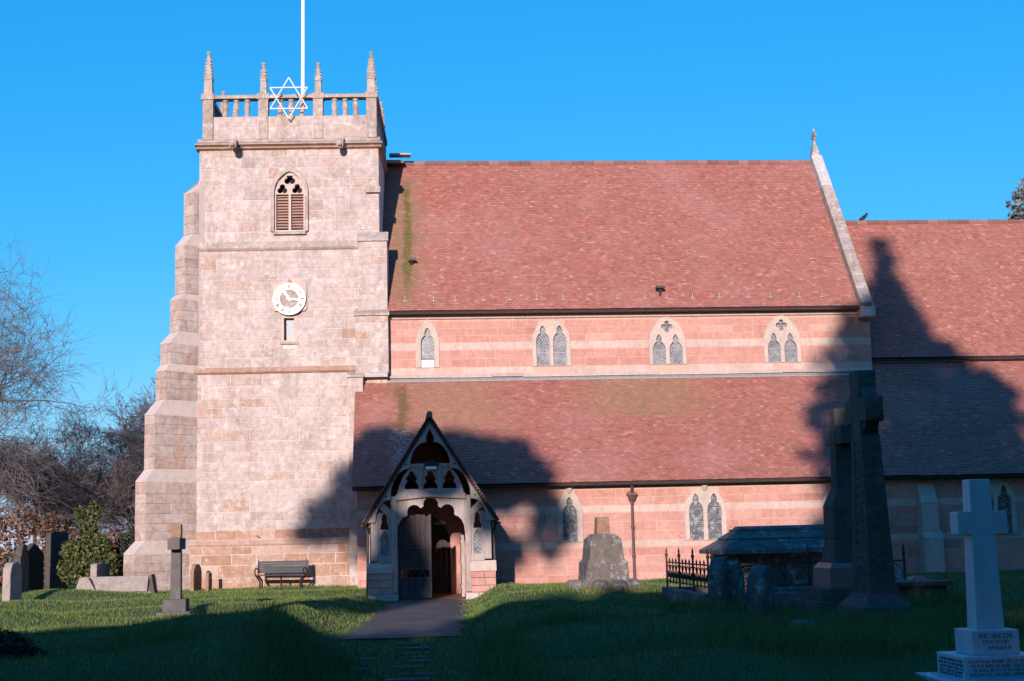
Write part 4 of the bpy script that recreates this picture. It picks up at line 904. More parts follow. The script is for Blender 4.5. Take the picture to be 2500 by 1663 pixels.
for s in (-1, 1):
    x = s*(BL/2-.22 if False else BL/2-.1); mb = MB()
    for a, b in (((x, -.38, .42), (x, .12, .42)), ((x, .1, .42), (x, .24, .97))): mb.tube(a, b, .024, n=6)
    mb.build('side_frame', m_iron, BN)
    mb = MB(); P = [(x, .16, .66), (x, -.2, .69), (x, -.36, .68), (x, -.43, .62), (x, -.42, .53), (x, -.36, .44)]
    for a, b in zip(P, P[1:]): mb.tube(a, b, .024, n=6)
    mb.build('arm', m_iron, BN)
    for dy in (-.3, .1):
        mb = MB(); mb.tube((x-s*.02, dy, .42), (x-s*.16, dy, .22), .04, .032, 6); mb.tube((x-s*.16, dy, .22), (x-s*.14, dy, -.03), .032, .04, 6); mb.build('leg', m_iron, BN)
MB().tube((0, -.1, .42), (0, -.05, -.03), .035, n=6).build('leg', m_iron, BN)

# ================================================================ GRAVES
def roughen(me, amt, seed):
    bm = bmesh.new(); bm.from_mesh(me); bmesh.ops.remove_doubles(bm, verts=bm.verts, dist=1e-4); bmesh.ops.triangulate(bm, faces=bm.faces)
    for _ in range(2):
        ed = [e for e in bm.edges if e.calc_length() > .09]
        if len(bm.faces) < 3000: bmesh.ops.subdivide_edges(bm, edges=ed, cuts=1, use_grid_fill=True)
    r_ = random.Random(seed)
    for v in bm.verts: v.co += Vector((r_.gauss(0, amt*.6), r_.gauss(0, amt*.6), r_.gauss(0, amt*.5)))
    bm.to_mesh(me); bm.free()
def slab_stone(name, label, x, y, wd, h, th, top='round', rotz=90, lean=(0, 0), mat=None, cat='headstone', group=None, dz=0.0, sub=None):
    z = H(x, y)+dz; t = thing(name, label, cat, (x, y, z-.02), R(rotz), group)
    if top == 'round': o = arch(0, wd/2, -.15, h-wd*.42, h, 8)
    elif top == 'shoulder': o = sym(0, [(wd/2, -.15), (wd/2, h*.76), (wd*.36, h*.78), (wd*.34, h*.86), (wd*.22, h*.95), (0, h)])
    elif top == 'gable': o = sym(0, [(wd/2, -.15), (wd/2, h*.78), (0, h)])
    elif top == 'flat': o = sym(0, [(wd/2, -.15), (wd/2*.94, h*.97), (wd*.3, h), (0, h*1.0+.001)])
    b = plate('slab', o, [], -th/2, th/2, mat or m_grave, t, .015); roughen(b.data, .018 if (mat or m_grave) is m_grave else .008, int(abs(x)*100)); b.rotation_euler = (lean[0], lean[1], 0)
    if sub: MB().box(-wd*.6, wd*.6, -th*.9, th*.9, -.1, .12).build('base', mat or m_grave, t, bevel=.02)
    return t
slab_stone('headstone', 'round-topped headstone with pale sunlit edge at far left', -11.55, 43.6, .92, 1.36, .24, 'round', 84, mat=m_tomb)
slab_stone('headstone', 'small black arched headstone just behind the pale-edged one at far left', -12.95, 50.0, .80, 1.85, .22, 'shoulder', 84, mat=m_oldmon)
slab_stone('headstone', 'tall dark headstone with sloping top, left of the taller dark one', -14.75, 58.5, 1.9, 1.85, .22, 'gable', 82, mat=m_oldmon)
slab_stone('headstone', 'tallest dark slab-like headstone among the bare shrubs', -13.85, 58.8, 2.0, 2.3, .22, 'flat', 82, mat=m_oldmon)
slab_stone('headstone', 'headstone with lit edge standing behind the long coped tomb', -10.95, 53.0, 1.3, 1.05, .24, 'flat', 80, mat=m_tomb, dz=-.05)
slab_stone('headstone', 'brown arched headstone standing at the tower foot', -7.45, 52.4, .85, .98, .14, 'round', 79, (0, .02), m_gravered)
slab_stone('headstone', 'narrow low brown stone right of the arched one at the tower foot', -7.0, 52.45, .40, .68, .12, 'round', 79, (0, 0), m_gravered)
# coped tomb
CT = thing('coped_tomb', 'long low coped stone tomb lying left of the tower', 'tomb', (-9.55, 48.6, H(-9.55, 48.6)), R(2))
mb = MB(); mb.prismx(list(reversed([(-.42, .08), (-.10, .58), (.10, .58), (.42, .08)])), -1.08, 1.1); mb.build('coped_lid', m_tomb, CT, bevel=.02)
mb = MB(); mb.prismy([(-1.22, .06), (-.5, .06), (-.78, .56), (-1.06, .56)], -.50, -.1); mb.build('cross_gablet', m_tomb, CT, bevel=.015)
MB().box(-1.25, 1.25, -.55, .55, -.15, .07).build('base_slab', m_tomb, CT, bevel=.02)
mb = MB(); mb.prismy([(1.12, .0), (1.34, .0), (1.24, .62), (1.2, .62)], -.4, .4); mb.build('end_stone', m_oldmon, CT, bevel=.02)
# stone cross on the left lawn
LC = thing('stone_cross', 'grey stone cross on stepped base, left lawn in front of the tower', 'cross', (-5.25, 33.8, H(-5.25, 33.8)), R(90))
mb = MB().frustum(-.13, .13, -.12, .12, .52, -.105, .105, -.105, .105, 2.2); mb.build('shaft', m_granite, LC, bevel=.015)
MB().box(-.46, .46, -.14, .14, 1.68, 1.94).build('arms', m_granite, LC, bevel=.015)
MB().box(-.11, .11, -.115, .115, 1.95, 2.26).build('head', m_gravered, LC, bevel=.015)  # warmer, lighter stone paints in the sunlit top of the cross
MB().box(-.28, .28, -.26, .26, .25, .55).build('upper_step', m_granite, LC, bevel=.02)
MB().box(-.46, .46, -.38, .38, -.12, .27).build('lower_step', m_granite, LC, bevel=.02)
# broken cross base
SB = thing('cross_stump', 'broad stone pedestal with broken stub of a cross on top', 'monument', (5.28, 38.0, H(5.28, 38.0)), R(8))
mb = MB(); mb.frustum(-.58, .58, -.5, .5, .15, -.55, .55, -.48, .48, .72); mb.frustum(-.55, .55, -.48, .48, .72, -.47, .47, -.42, .42, .82); mb.frustum(-.47, .47, -.42, .42, .82, -.42, .42, -.38, .38, 1.34); mb.frustum(-.42, .42, -.38, .38, 1.34, -.28, .28, -.26, .26, 1.47); mb.build('pedestal', m_grave, SB, bevel=.03)  # darker stone paints in the tree shade on the lower part
MB().frustum(-.19, .19, -.17, .17, 1.45, -.16, .16, -.15, .15, 1.92).build('broken_shaft', m_gravered, SB, bevel=.03)
rk = random.Random(9)
def rock(name, parent, x, y, z, sx, sy, sz, mat, seed):
    r_ = random.Random(seed); bm = bmesh.new(); bmesh.ops.create_icosphere(bm, subdivisions=2, radius=1)
    for v in bm.verts: k = 1+r_.uniform(-.16, .16); v.co = Vector((x+v.co.x*sx*k, y+v.co.y*sy*k, z+v.co.z*sz*k))
    me = bpy.data.meshes.new(name); bm.to_mesh(me); bm.free(); return link(name, me, mat, parent)
for k, (x, y) in enumerate(((-.66, -.35), (-.25, -.52), (.2, -.55), (.62, -.38), (.75, .1), (-.75, .12))): rock('boulder', SB, x, y, .1, .3, .24, .2, m_grave, k)

# railed tomb enclosure
EN = thing('grave_railing', 'rusty iron grave railing on a low kerb around the big tomb', 'railing', (6.6, 31, 0)); gz = .36
for a in ((6.48, 6.76, 31.0, 36.1), (6.76, 11.2, 30.88, 31.16), (6.76, 11.2, 35.85, 36.1)):
    L = max(a[1]-a[0], a[3]-a[2]); n_ = int(L/1.1)
    for k in range(n_):
        f0, f1 = k/n_, (k+1)/n_-.006/L
        if a[1]-a[0] < .5: b_ = (a[0], a[1], a[2]+(a[3]-a[2])*f0, a[2]+(a[3]-a[2])*f1)
        else: b_ = (a[0]+(a[1]-a[0])*f0, a[0]+(a[1]-a[0])*f1, a[2], a[3])
        MB().box(b_[0]-6.6, b_[1]-6.6, b_[2]-31, b_[3]-31, -.2, .30+rk.uniform(-.01, .01)).build('kerb_stone', m_grave, EN, bevel=.025)
def railpanel(p, q, nb, hoops):
    p, q = Vector(p), Vector(q); d = q-p
    MB().tube(p+Vector((0, 0, .92)), q+Vector((0, 0, .92)), .02, n=5).build('top_rail', m_rust, EN)
    MB().tube(p+Vector((0, 0, .45)), q+Vector((0, 0, .45)), .018, n=5).build('bottom_rail', m_rust, EN)
    for k in range(nb+1):
        c = p+d*k/nb; mb = MB(); tall = k % 4 == 0
        if tall: mb.tube(c+Vector((0, 0, .28)), c+Vector((0, 0, 1.08)), .026, n=6); mb.lathe([(.03, 0), (.045, .04), (.02, .1), (.03, .14), (.0, .26)], (c.x, c.y, 1.06), 6)
        else: mb.tube(c+Vector((0, 0, .40)), c+Vector((0, 0, .95)), .015, n=5); mb.lathe([(.015, 0), (.028, .04), (.0, .12)], (c.x, c.y, .93), 5)
        mb.build('baluster' if not tall else 'post', m_rust, EN)
    mb = MB()
    for k in range(hoops):
        c = p+d*(k+.5)/hoops; r_ = d.length/hoops*.5; dd = d.normalized()
        for i in range(8):
            a0, a1 = math.pi*i/8, math.pi*(i+1)/8
            mb.tube(c+dd*(r_*math.cos(a0))+Vector((0, 0, .50+.36*math.sin(a0))), c+dd*(r_*math.cos(a1))+Vector((0, 0, .50+.36*math.sin(a1))), .012, n=4, cap=False)
        mb.tube(c+Vector((0, 0, .55)), c+Vector((0, 0, .72)), .05, .01, 5)
    mb.build('scrollwork', m_rust, EN)
railpanel((.02, 5.0, 0), (.02, .05, 0), 12, 12); railpanel((.1, .02, 0), (4.4, .02, 0), 8, 8)
TB = thing('chest_tomb', 'large stone chest tomb with hipped lid inside the iron railing', 'tomb', (9.0, 33.35, .05))
def hip(mb, a, b, z0, a2, b2, z1): mb.frustum(-a, a, -b, b, z0, -a2, a2, -b2, b2, z1)
mb = MB(); mb.box(-1.7, 1.7, -1.0, 1.0, -.1, .25); mb.frustum(-1.7, 1.7, -1.0, 1.0, .25, -1.55, 1.55, -.85, .85, .36); mb.build('plinth', m_grave, TB)
MB().box(-1.5, 1.5, -.8, .8, .34, 1.0).build('chest', m_grave, TB)
for x in (-1.42, -.48, .48, 1.42): MB().box(x-.1, x+.1, -.86, -.78, .36, .98).build('pilaster', m_grave, TB)
mb = MB(); mb.box(-1.62, 1.62, -.92, .92, .98, 1.08); mb.box(-1.85, 1.85, -1.15, 1.15, 1.08, 1.17); hip(mb, 1.85, 1.15, 1.17, 1.45, .72, 1.42); mb.build('lid', m_grave, TB)
mb = MB(); hip(mb, 1.5, .76, 1.42, 1.24, .40, 1.60); mb.box(-1.26, 1.26, -.42, .42, 1.60, 1.64); hip(mb, 1.2, .36, 1.64, 1.15, .25, 1.71); mb.build('lid_top', m_grave, TB)
# small carved gravestones by the high cross
slab_stone('headstone', 'lichened gable-topped gravestone, left of three below the chest tomb', 5.55, 25.3, .50, .98, .26, 'gable', 62, (.05, .02), m_grave)
slab_stone('headstone', 'middle weathered gravestone of three below the chest tomb', 5.95, 25.6, .48, .96, .26, 'shoulder', 60, (-.04, -.05), m_grave)
slab_stone('headstone', 'squat leaning gravestone, right of three below the chest tomb', 6.12, 24.6, .62, .88, .30, 'gable', 58, (.04, .07), m_grave)
slab_stone('fallen_stone', 'small pale flat stone lying in the grass before the tall cross', 6.1, 21.9, .36, .20, .30, 'flat', 5, (-.5, .05), m_tomb, 'stone')
slab_stone('fallen_stone', 'broken leaning slab in shade between the tall cross and white cross', 10.9, 31.6, .6, .75, .16, 'gable', 20, (-.35, .1), m_tomb, 'stone')
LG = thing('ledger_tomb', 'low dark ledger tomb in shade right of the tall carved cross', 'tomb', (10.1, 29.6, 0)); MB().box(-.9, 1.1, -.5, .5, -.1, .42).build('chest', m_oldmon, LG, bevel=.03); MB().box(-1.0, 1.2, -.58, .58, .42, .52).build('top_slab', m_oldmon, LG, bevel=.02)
for k in range(5):
    x, y = 9.3+rk.uniform(-.2, 2.6), 30.6+rk.uniform(-.5, .8); t = thing('rubble_stone', 'loose rubble stone in the shade beside the ledger tomb', 'stone', (x, y, H(x, y)), 0, 'rubble by the ledger tomb'); rock('boulder', t, 0, 0, .12, .3, .22, .2, m_grave, 40+k)

# tall carved cross (faces east and west, one arm towards the viewer)
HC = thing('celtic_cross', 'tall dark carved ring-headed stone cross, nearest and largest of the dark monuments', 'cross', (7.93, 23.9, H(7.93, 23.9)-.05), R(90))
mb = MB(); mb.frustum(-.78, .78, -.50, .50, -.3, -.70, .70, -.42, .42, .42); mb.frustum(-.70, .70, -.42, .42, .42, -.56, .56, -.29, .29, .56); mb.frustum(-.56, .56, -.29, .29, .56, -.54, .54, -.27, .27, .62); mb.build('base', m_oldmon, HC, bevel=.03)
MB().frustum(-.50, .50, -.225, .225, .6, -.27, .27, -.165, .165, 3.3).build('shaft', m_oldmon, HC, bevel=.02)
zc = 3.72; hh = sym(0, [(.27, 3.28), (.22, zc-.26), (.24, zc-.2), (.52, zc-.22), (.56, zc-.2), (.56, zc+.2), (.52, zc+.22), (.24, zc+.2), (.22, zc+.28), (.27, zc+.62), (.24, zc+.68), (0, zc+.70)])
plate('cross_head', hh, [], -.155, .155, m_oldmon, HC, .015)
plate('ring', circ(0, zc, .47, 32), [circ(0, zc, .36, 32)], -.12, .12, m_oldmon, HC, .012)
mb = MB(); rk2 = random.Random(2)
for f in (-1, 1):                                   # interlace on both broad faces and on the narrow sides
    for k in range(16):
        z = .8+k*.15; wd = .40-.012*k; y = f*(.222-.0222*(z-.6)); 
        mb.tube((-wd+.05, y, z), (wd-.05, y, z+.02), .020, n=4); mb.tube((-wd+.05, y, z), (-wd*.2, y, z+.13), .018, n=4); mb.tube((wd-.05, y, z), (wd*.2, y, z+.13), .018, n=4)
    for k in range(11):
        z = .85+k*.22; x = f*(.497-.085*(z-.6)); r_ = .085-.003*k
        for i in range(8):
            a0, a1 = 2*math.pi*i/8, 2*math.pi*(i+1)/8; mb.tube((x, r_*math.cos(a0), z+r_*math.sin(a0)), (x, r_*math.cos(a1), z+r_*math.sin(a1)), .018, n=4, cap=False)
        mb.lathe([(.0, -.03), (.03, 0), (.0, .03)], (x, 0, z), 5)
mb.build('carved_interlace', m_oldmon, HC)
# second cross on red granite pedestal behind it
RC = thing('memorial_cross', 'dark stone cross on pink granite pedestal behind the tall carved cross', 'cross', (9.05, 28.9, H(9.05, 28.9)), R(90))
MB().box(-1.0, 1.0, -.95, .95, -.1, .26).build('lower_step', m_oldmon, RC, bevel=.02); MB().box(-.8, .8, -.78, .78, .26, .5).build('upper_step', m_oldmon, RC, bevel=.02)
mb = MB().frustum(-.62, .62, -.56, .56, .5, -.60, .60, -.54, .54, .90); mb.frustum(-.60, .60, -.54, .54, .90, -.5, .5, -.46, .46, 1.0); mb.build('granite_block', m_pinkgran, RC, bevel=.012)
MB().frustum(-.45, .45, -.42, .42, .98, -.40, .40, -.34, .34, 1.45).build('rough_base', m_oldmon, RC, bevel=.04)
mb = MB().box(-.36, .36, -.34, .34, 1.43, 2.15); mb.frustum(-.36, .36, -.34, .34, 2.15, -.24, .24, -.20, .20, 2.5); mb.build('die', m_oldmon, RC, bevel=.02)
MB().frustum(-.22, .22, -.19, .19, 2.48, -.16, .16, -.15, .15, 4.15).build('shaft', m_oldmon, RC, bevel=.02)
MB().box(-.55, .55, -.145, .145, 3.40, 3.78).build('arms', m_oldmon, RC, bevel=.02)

# white cross, right foreground
WC = thing('marble_cross', 'white marble cross on stepped inscribed base, right foreground', 'cross', (6.31, 15.35, H(6.31, 15.35)+.02))
sh = MB().frustum(-.155, .155, -.135, .135, .52, -.115, .115, -.105, .105, 2.15); sh.build('shaft', m_marble, WC, bevel=.01)
MB().box(-.28, .28, -.112, .112, 1.55, 1.80).build('arms', m_marble, WC, bevel=.01)
b1_ = MB().box(-.26, .26, -.25, .25, .27, .53).build('upper_block', m_marble, WC, bevel=.012)
b2_ = MB().box(-.42, .42, -.40, .40, .02, .27).build('lower_block', m_marble, WC, bevel=.012)
MB().box(-.62, .62, -.60, .60, -.2, .03).build('step', m_marble, WC, bevel=.012)
rl = random.Random(77)
def letters(parent, x0, x1, zs, h, face):       # rows of worn letter strokes, too worn to read
    mb = MB()
    for z in zs:
        x = x0+rl.uniform(0, .06); xe = x1-rl.uniform(0, .06)
        while x < xe:
            nl = rl.randint(2, 6)
            for i in range(nl):
                if x+h*.7 > xe: break
                wl = h*rl.uniform(.45, .75); t = h*.16
                def st_(a, b, c, d):
                    if face == 'y': mb.box(x+a, x+b, parent_y-.0025, parent_y+.003, z+c, z+d)
                    else: mb.box(parent_x-.0025, parent_x+.003, x+a, x+b, z+c, z+d)
                st_(0, t, 0, h)
                k = rl.randint(0, 4)
                if k in (0, 1): st_(t, wl, h-t, h)
                if k in (1, 2): st_(t, wl, 0, t)
                if k in (0, 2, 3): st_(t, wl*.85, h*.45, h*.45+t)
                if k in (3, 4): st_(wl-t, wl, 0, h)
                x += wl+h*.18
            x += h*.45
    return mb.build('inscription', m_ink, parent)
parent_y = -.25; letters(b1_, -.23, .23, (.445,), .05, 'y'); letters(b1_, -.15, .20, (.385, .325), .04, 'y')
parent_y = -.40; letters(b2_, -.38, .38, (.20, .155, .11, .065), .032, 'y')
parent_x = -.42; letters(b2_, -.36, .36, (.20, .16, .12, .08, .045), .028, 'x')

# bird on the chancel ridge
BD = thing('bird', 'small black bird perched on the chancel roof ridge', 'bird', (20.0, RY, 14.86), R(25))
bm = bmesh.new(); bmesh.ops.create_icosphere(bm, subdivisions=2, radius=1)
for v in bm.verts:
    x, y, z = v.co; v.co = Vector((x*.17-.02*z, y*.075, z*.085+.13+x*.10))
    if x < -.5: v.co.x -= .14*(-x-.5)*2; v.co.z -= .03; v.co.y *= .6
bmesh.ops.create_icosphere(bm, subdivisions=2, radius=.058, matrix=Matrix.Translation((.17, 0, .29)))
me = bpy.data.meshes.new('body'); bm.to_mesh(me); bm.free(); link('body', me, m_bird, BD)
MB().tube((.21, 0, .29), (.29, 0, .28), .016, .003, 5).build('beak', m_bird, BD)
for s in (-.03, .03): MB().tube((.0, s, .09), (.02, s, -.02), .008, n=4).build('leg', m_bird, BD)

# ================================================================ TREES
def bare_tree_mesh(seed, h, levels, spread, r0, trunk_frac=.25, minr=.008, droop=0.0, kids=(3, 4), n0=6):
    rg_ = random.Random(seed); mb = MB()
    def grow(p, d, L, r, lev):
        segs = 3 if lev < levels-1 else 2; 
        for k in range(segs):
            d2 = (d+Vector((rg_.gauss(0, .16), rg_.gauss(0, .16), rg_.gauss(0, .12)-(droop*.2 if lev > 1 else 0)))).normalized()
            q = p+d2*(L/segs); r2 = max(minr*.7, r*(.86 if lev < 2 else .8)); mb.tube(p, q, max(r, minr), max(r2, minr*.8), n0 if lev == 0 else (5 if lev < 2 else 3), cap=False)
            if lev < levels and (lev > 0 or k >= 1):
                for _ in range(rg_.randint(*kids) if lev else 2):
                    if rg_.random() > .75 and lev > 0: continue
                    ax = Vector((rg_.gauss(0, 1), rg_.gauss(0, 1), rg_.gauss(0, 1)*.6)); ax = (ax-d2*ax.dot(d2)).normalized()
                    nd = (d2*rg_.uniform(.45, .9)+ax*spread*rg_.uniform(.6, 1.1)+Vector((0, 0, .16-droop))).normalized()
                    grow(q, nd, L*rg_.uniform(.50, .74), r2*rg_.uniform(.5, .7), lev+1)
            p, d, r = q, d2, r2
    grow(Vector((0, 0, -.1)), Vector((rg_.uniform(-.05, .05), rg_.uniform(-.05, .05), 1)), h*.46, r0, 0)
    return mb
def leaf_cloud(blobs, nleaf, size, rs, flat=.5):
    """leaf-sized quads spread through the volumes (cx,cy,cz,rx,ry,rz,weight)"""
    W = np.array([b[6] for b in blobs], float); W /= W.sum(); idx = rs.choice(len(blobs), nleaf, p=W); B = np.array(blobs)[idx]
    d = rs.normal(size=(nleaf, 3)); d /= np.linalg.norm(d, axis=1)[:, None]; rr = rs.uniform(.25, 1.0, nleaf)**.5*rs.uniform(.85, 1.12, nleaf)
    c = B[:, :3]+d*B[:, 3:6]*rr[:, None]
    a = rs.normal(size=(nleaf, 3)); a /= np.linalg.norm(a, axis=1)[:, None]; b = np.cross(a, rs.normal(size=(nleaf, 3))); b /= np.linalg.norm(b, axis=1)[:, None]
    s = size*rs.uniform(.6, 1.4, nleaf)[:, None]; a = a*s; b = b*s*flat
    V_ = np.stack([c-a, c-b*.9, c+a, c+b*.9], 1).reshape(-1, 3); F_ = np.arange(nleaf*4).reshape(-1, 4)
    return V_, F_
def cloud_obj(name, blobs, nleaf, size, seed, mat, parent, flat=.5):
    V_, F_ = leaf_cloud(blobs, nleaf, size, np.random.RandomState(seed), flat); me = bpy.data.meshes.new(name)
    me.from_pydata(V_.tolist(), [], F_.tolist()); return link(name, me, mat, parent)
# bare trees, left
def tree_thing(name, label, x, y, mb_or_me, mat, rz=0, s=1.0, group=None, trunk=None):
    t = thing(name, label, 'tree', (x, y, H(x, y)), rz, group); t.scale = (s, s, s)
    if isinstance(mb_or_me, MB): o = mb_or_me.build('branches', mat, t)
    else: o = link('branches', mb_or_me, mat, t)
    return t, o.data
t1, me1 = tree_thing('bare_tree', 'large bare tree arching in from the left edge of the picture', -20.3, 60.0, bare_tree_mesh(12, 14.0, 5, 1.0, .26, minr=.006, droop=.12, kids=(3, 4)), m_twig, 2.2, 1.06)
sb1 = bare_tree_mesh(5, 8.0, 5, .8, .12, minr=.0075, kids=(3, 4)); sb2 = bare_tree_mesh(8, 8.0, 5, .9, .12, minr=.0075, kids=(3, 4))
GB = 'bare trees and shrubs behind the graves'
shr = [(-15.9, 70, 0, .95, 'bare shrub-like tree behind the tall dark headstones'), (-11.4, 66, 1, .98, 'bare twiggy tree rising beside the tower buttress'), (-13.9, 73, 0, .95, 'bare tree in the gap between the ivy bush and dark bush'),
       (-18.5, 74, 1, 1.1, 'bare tree behind the pale-edged headstone at far left'), (-9.4, 72, 0, 1.28, 'tallest bare tree peeping out left of the tower'), (-20.5, 68, 1, .9, 'bare shrub at the far left edge below the arching boughs'), (-12.8, 80, 1, 1.0, 'farthest bare tree behind the coped tomb')]
mesh_b = [None, None]
for k, (x, y, w_, s, lab) in enumerate(shr):
    src = mesh_b[w_] if mesh_b[w_] else (sb1, sb2)[w_]
    t_, mesh_b[w_] = tree_thing('bare_tree', lab, x, y, src, m_twig, k*1.3, s, GB)
# evergreen and ivy bushes beside them
def bush(name, label, x, y, blobs, n_, size, mat, seed, cat='bush', stem=True, group=None):
    t = thing(name, label, cat, (x, y, H(x, y)), 0, group); cloud_obj('foliage', blobs, n_, size, seed, mat, t)
    if stem:
        mb = MB()
        for k in range(4): a = k*1.6; mb.tube((0, 0, -.1), (.3*math.cos(a), .3*math.sin(a), blobs[0][2]), .07, .03, 5)
        mb.build('stem', m_bark, t)
    return t
bush('ivy_bush', 'sunlit olive ivy bush behind the small headstone', -12.4, 57.5, [(0, 0, .8, 1.1, .8, .7, 2), (-.5, 0, 1.5, .5, .5, .5, .6), (.45, 0, 1.7, .55, .5, .45, .6), (.05, 0, 2.3, .4, .4, .5, .35), (.25, 0, 3.0, .25, .25, .5, .2), (-.3, 0, 2.9, .22, .2, .35, .12), (.9, 0, 1.0, .4, .4, .4, .3)], 4600, .085, m_ivy, 3)
bush('holly_bush', 'dark evergreen bush between the ivy bush and tower', -10.6, 58.5, [(0, 0, .9, 1.0, .8, 1.0, 2), (.3, 0, 1.9, .8, .7, .7, 1), (-.3, 0, 1.6, .6, .6, .6, .7)], 5200, .085, m_ivydark, 4)
bush('holly_bush', 'dark leafy shrub hard against the tower buttress', -9.75, 59.5, [(0, 0, 1.2, .8, .7, 1.2, 2), (.2, 0, 2.9, .6, .6, .9, .9), (.3, 0, 4.2, .4, .4, .7, .4)], 4200, .085, m_ivydark, 5)
bush('dark_bush', 'dark rounded bush in the bottom left corner', -5.15, 18.3, [(0, 0, .22, .62, .6, .32, 2), (.35, .1, .12, .4, .4, .22, 1), (-.4, 0, .38, .5, .5, .3, 1)], 6500, .045, m_ever, 6)
hb = []
for k in range(24):
    x = -38+k*1.30; hb.append((x, 0, 1.0, 1.1, .9, 1.1+.3*math.sin(k*1.7), 1)); hb.append((x+.5, .3, 2.2+.6*math.sin(k*.9), .8, .7, .8, .6))
he = thing('hedge', 'brown winter hedge along the far side of the churchyard', 'hedge', (0, 64.5, 0)); cloud_obj('foliage', hb, 34000, .11, 12, m_hedge, he)
# conifer beyond the chancel
def conifer(name, label, x, y, h, r, seed, mat, n_=9000, size=.28, power=1.0, z0=.1, group=None):
    rs = random.Random(seed); t = thing(name, label, 'tree', (x, y, 0), 0, group); blobs = []
    nl = 26
    for k in range(nl):
        f = z0+(1-z0)*k/nl; z = h*f; rr = r*(1-f)**power+.15
        for i in range(5 if rr > 1 else 2):
            a = rs.uniform(0, 6.28); q = rr*rs.uniform(.35, 1.0); blobs.append((q*.62*math.cos(a), q*.62*math.sin(a), z+rs.uniform(-.3, .3), max(.25, rr*.45), max(.25, rr*.45), h/nl*.8, max(.1, rr*rr)**.8))
    cloud_obj('crown', blobs, n_, size, seed, mat, t, .55); MB().tube((0, 0, -.2), (0, 0, h*.96), r*.07+.1, .03, 8).build('trunk', m_bark, t); return t
conifer('conifer_tree', 'grey-green conifer top showing above the chancel ridge', 46.3, 100, 27.9, 8.0, 3, m_cedar, 28000, .22, .7)
# trees behind the viewer; their shadows fall over the lawn, the porch and the chancel
GT = 'evergreens behind the viewer'
def broad(label, x, y, blobs, n_, size, seed, h, name='evergreen_tree'):
    t = thing(name, label, 'tree', (x, y, 0), 0, GT); cloud_obj('crown', blobs, n_, size, seed, m_ever, t, .8); MB().tube((0, 0, -.2), (0, 0, h), .32, .12, 8).build('trunk', m_bark, t)
ta = math.tan(SUN_AZ); te = math.tan(SUN_EL)/math.cos(SUN_AZ)
TY = -17.0
def back(x, y, z): L = y-TY; return x-L*ta, z+L*te            # where a sun ray through a point crosses the tree line
# pointed conifer: half widths by height
cz_ = [(31.6, 4.42, 4.50), (30.4, 4.25, 4.65), (29.0, 3.75, 5.0), (27.5, 3.4, 5.45), (26.5, 2.6, 5.7), (25.6, 2.0, 6.5), (24.4, 1.6, 7.3), (23.2, 1.1, 8.0), (21.8, 1.0, 8.6), (19.4, .7, 9.6), (16, .4, 10.2), (12, .0, 10.6), (8, -.3, 10.8), (4, -.3, 10.6), (1, 0, 10)]
cfx = 4.6; rs_ = random.Random(8); bl_ = []
for (z1_, a1, b1__), (z2_, a2, b2__) in zip(cz_, cz_[1:]):
    for k in range(5):
        f = (k+.5)/5; z = z1_+(z2_-z1_)*f; a = a1+(a2-a1)*f; b = b1__+(b2__-b1__)*f; wv = max(.25, (b-a)*.24)
        for u_ in (.22, .5, .78)+((rs_.choice((-.01, 1.03)),) if z1_ < 30 else ()): sq = 1.0 if .1 < u_ < .9 else .32; bl_.append((a+(b-a)*u_-cfx+rs_.uniform(-.25, .25), rs_.uniform(-1.2, 1.2)*min(1, wv), z, sq*wv*rs_.uniform(.8, 1.25), sq*wv*1.4, (z1_-z2_)/5*.8, max(.08, sq*wv*(z1_-z2_))))
t = thing('conifer_tree', 'tall pointed conifer behind the viewer shading the chancel', 'tree', (cfx, TY, 0), 0, GT)
cloud_obj('crown', bl_, 24000, .36, 9, m_needle, t, .6); MB().tube((0, 0, -.2), (-.15, 0, 29.5), .6, .04, 8).build('trunk', m_bark, t)
bl_ = []
for k in range(40):
    a = rs_.uniform(0, 6.28); q = math.sqrt(rs_.uniform(0, 1)); bl_.append((4.4*q*math.cos(a), rs_.uniform(-2, 2), 19.4+2.2*q*math.sin(a), .9, 1.0, .6, 1))
bl_ += [(0, 0, 20.6, 3.2, 1.5, 1.1, 5), (-1.6, 0, 19.6, 2.6, 1.5, 1.2, 4), (2.2, 0, 19.4, 2.4, 1.5, 1.5, 4), (-4.6, 0, 18.7, .9, 1, .5, .8), (-3.5, 0, 18.9, 1.3, 1, .9, 1.2), (4.6, 0, 17.7, .8, .9, 1.2, 1), (4.0, .3, 19.2, .9, 1, 1.0, 1), (-1.5, 0, 17.6, 1.8, 1, .7, 1.2), (3.2, 0, 16.9, .6, .8, .7, .5)]
broad('tall pine with a high crown behind the viewer shading the porch', -13.7, TY, bl_, 10500, .29, 21, 20, 'pine_tree')
bl_ = [(rs_.uniform(-.6, .6), rs_.uniform(-.6, .6), 3+k*1.0, .65, .8, .8, 1) for k in range(14)]+[(0, 0, 16.6, .45, .5, .6, .4), (.3, 0, 15.4, .8, .6, .7, .8)]
broad('narrow upright yew behind the viewer shading the left of the porch', -13.35, TY+.3, bl_, 5000, .30, 33, 16, 'yew_tree')
ORD = 'first second third fourth fifth sixth seventh eighth ninth tenth eleventh twelfth thirteenth fourteenth fifteenth sixteenth seventeenth eighteenth nineteenth twentieth'.split()
LX = [-24, -21.5, -19.5, -17.8, -16.6, -15.4, -14.2, -13.0, -11.6, -10.2, -8.8, -7.4, -6.0, -4.4, -2.6, -.8, 11.2, 13.4, 16, 19]
LZ = [7.4, 7.4, 7.6, 8.0, 8.8, 10.3, 10.8, 10.7, 10.7, 11.0, 12.6, 12.9, 13.0, 13.3, 14.0, 14.8, 20.6, 20.2, 19.5, 18]
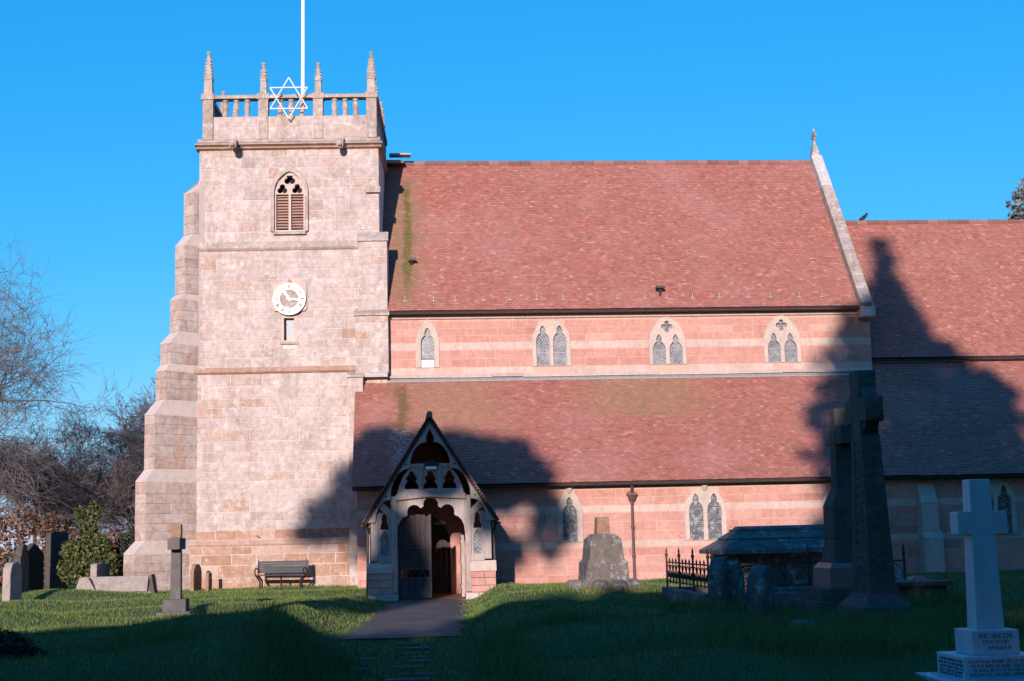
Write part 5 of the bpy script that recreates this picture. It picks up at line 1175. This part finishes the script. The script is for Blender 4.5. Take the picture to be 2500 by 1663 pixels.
for k, (tx_, tz_) in enumerate(zip(LX, LZ)):
    rr = random.Random(k+50); bb_ = []; wr = 1.0 if tx_ < 5 else 1.5
    for j in range(9): bb_.append((rr.uniform(-1.1, 1.1)*wr, rr.uniform(-1.3, 1.3), tz_*rr.uniform(.08, .88), 1.1*wr, 1.3, tz_*.11, 1.3))
    bb_.append((rr.uniform(-.4, .4), 0, tz_-.8, .9*wr, 1.0, .8, .6)); bb_.append((0, 0, tz_*.46, 1.2*wr, 1.3, tz_*.44, 3.4))
    broad('%s evergreen from the left in the row behind the viewer' % ORD[k], tx_, TY-1.0+rr.uniform(-.6, .6), bb_, 3000, .40, 60+k, tz_*.8)

# unseen trees added to cut skylight in the shade, leaving the sun's corridor open
SKY_BLOCKERS = [(-54, -8, 24), (-54, 6, 25), (-53, 20, 24), (-52, 34, 20), (-52, -22, 22), (27, -14, 27), (31, -2, 28), (34, 12, 27), (37, 26, 24), (23, -26, 27), (36, -20, 26), (-60, 14, 26), (42, 4, 28), (-46, 46, 14)]
for k, (x, y, h) in enumerate(SKY_BLOCKERS):
    rr = random.Random(k+400); bb_ = [(rr.uniform(-4, 4), rr.uniform(-4, 4), h*rr.uniform(.12, .9), 3.2, 3.2, h*.12, 1) for j in range(12)]+[(0, 0, h*.5, 4.5, 4.5, h*.46, 5)]
    side = 'left' if x < 0 else 'right'
    t = thing('evergreen_tree', '%s tall evergreen of the added sky-blocking trees outside the picture on the %s' % (ORD[k], side), 'tree', (x, y, 0), 0, 'added sky-blocking trees outside the picture'); cloud_obj('crown', bb_, 2600, .85, 500+k, m_ever, t, .8); MB().tube((0, 0, -.2), (0, 0, h*.8), .5, .15, 8).build('trunk', m_bark, t)

# ================================================================ GRASS
rs = np.random.RandomState(17)
def grass(name, label, n_, xr, yr, hmin, hmax, wd, seed, density=None, keep=None):
    rs = np.random.RandomState(seed)
    y = yr[0]+(yr[1]-yr[0])*rs.uniform(0, 1, n_)**1.35; half = 0.385*y+2.0; x = y*math.tan(YAW)+rs.uniform(-1, 1, n_)*half if xr is None else rs.uniform(xr[0], xr[1], n_)
    xc = np.where(y < 28, -0.15+(y-18)*0.005, -0.1+(y-28)*0.053); onp = (np.abs(x-xc) < rs.uniform(.98, 1.28, n_)+.08*np.sin(y*2.3)+.05*np.sin(y*5.1+1)) & (y > 27.7+rs.uniform(0, .5, n_)**2*2)
    inporch = (y > 44.7) & (np.abs(x-.86) < 2.0); inwall = (y > 49.6) & (x > -1.7)
    ok = ~(onp | inporch | inwall)
    if keep is not None: ok &= keep(x, y, rs)
    x, y = x[ok], y[ok]; m = len(x); z = hgt(x, y)
    a = rs.uniform(0, 6.28, m); h = rs.uniform(hmin, hmax, m); lean = rs.uniform(.1, .8, m)*h; la = rs.uniform(0, 6.28, m); w_ = wd*rs.uniform(.6, 1.3, m)*np.clip(y/22, .8, 2.0)
    b0_ = np.stack([x-np.cos(a)*w_, y-np.sin(a)*w_, z-.01], 1); b1_ = np.stack([x+np.cos(a)*w_, y+np.sin(a)*w_, z-.01], 1); tp = np.stack([x+np.cos(la)*lean, y+np.sin(la)*lean, z+h], 1)
    V_ = np.stack([b0_, b1_, tp], 1).reshape(-1, 3); me = bpy.data.meshes.new(name); me.vertices.add(m*3); me.vertices.foreach_set('co', V_.ravel())
    me.loops.add(m*3); me.loops.foreach_set('vertex_index', np.arange(m*3)); me.polygons.add(m); me.polygons.foreach_set('loop_start', np.arange(m)*3); me.polygons.foreach_set('loop_total', np.full(m, 3)); me.update(); me.validate()
    return tag(link(name, me, m_blade), label, 'grass', None, 'stuff')
grass('lawn_grass', 'short mown grass of the churchyard lawn', 480000, None, (13.5, 54), .03, .075, .006, 1)
def tuft(x, y, rs):
    c = [(-1.5, 21.5, .45, 2.6), (-1.4, 18.5, .5, 2), (7.3, 22.6, 1.5, 1.1), (6.2, 21.5, .9, 1.0), (8.2, 20.8, 1.0, 1.2), (6.7, 30.6, 1.2, .35), (5.3, 37.4, 1.0, .3), (1.35, 21, .25, 4), (5.9, 24.9, 1.0, .5), (10, 28.5, 1.5, .8), (4.6, 20.5, 1.2, .8), (8.9, 22.5, 1.2, 1.4), (5.4, 18, 1.0, 1.0), (7.5, 26.5, 1.5, .5), (2.6, 24, .6, .5), (-3.2, 25, .9, .7), (-4, 20, .8, 1.2)]
    f = sum(np.exp(-((x-a)/sx)**2-((y-b)/sy)**2) for a, b, sx, sy in c); return rs.uniform(0, 1, len(x)) < f
grass('rough_grass', 'long rough grass on the path bank and round the monuments', 330000, (-4, 12), (15, 40), .09, .33, .0075, 2, keep=tuft)
print('objects', len(bpy.data.objects))
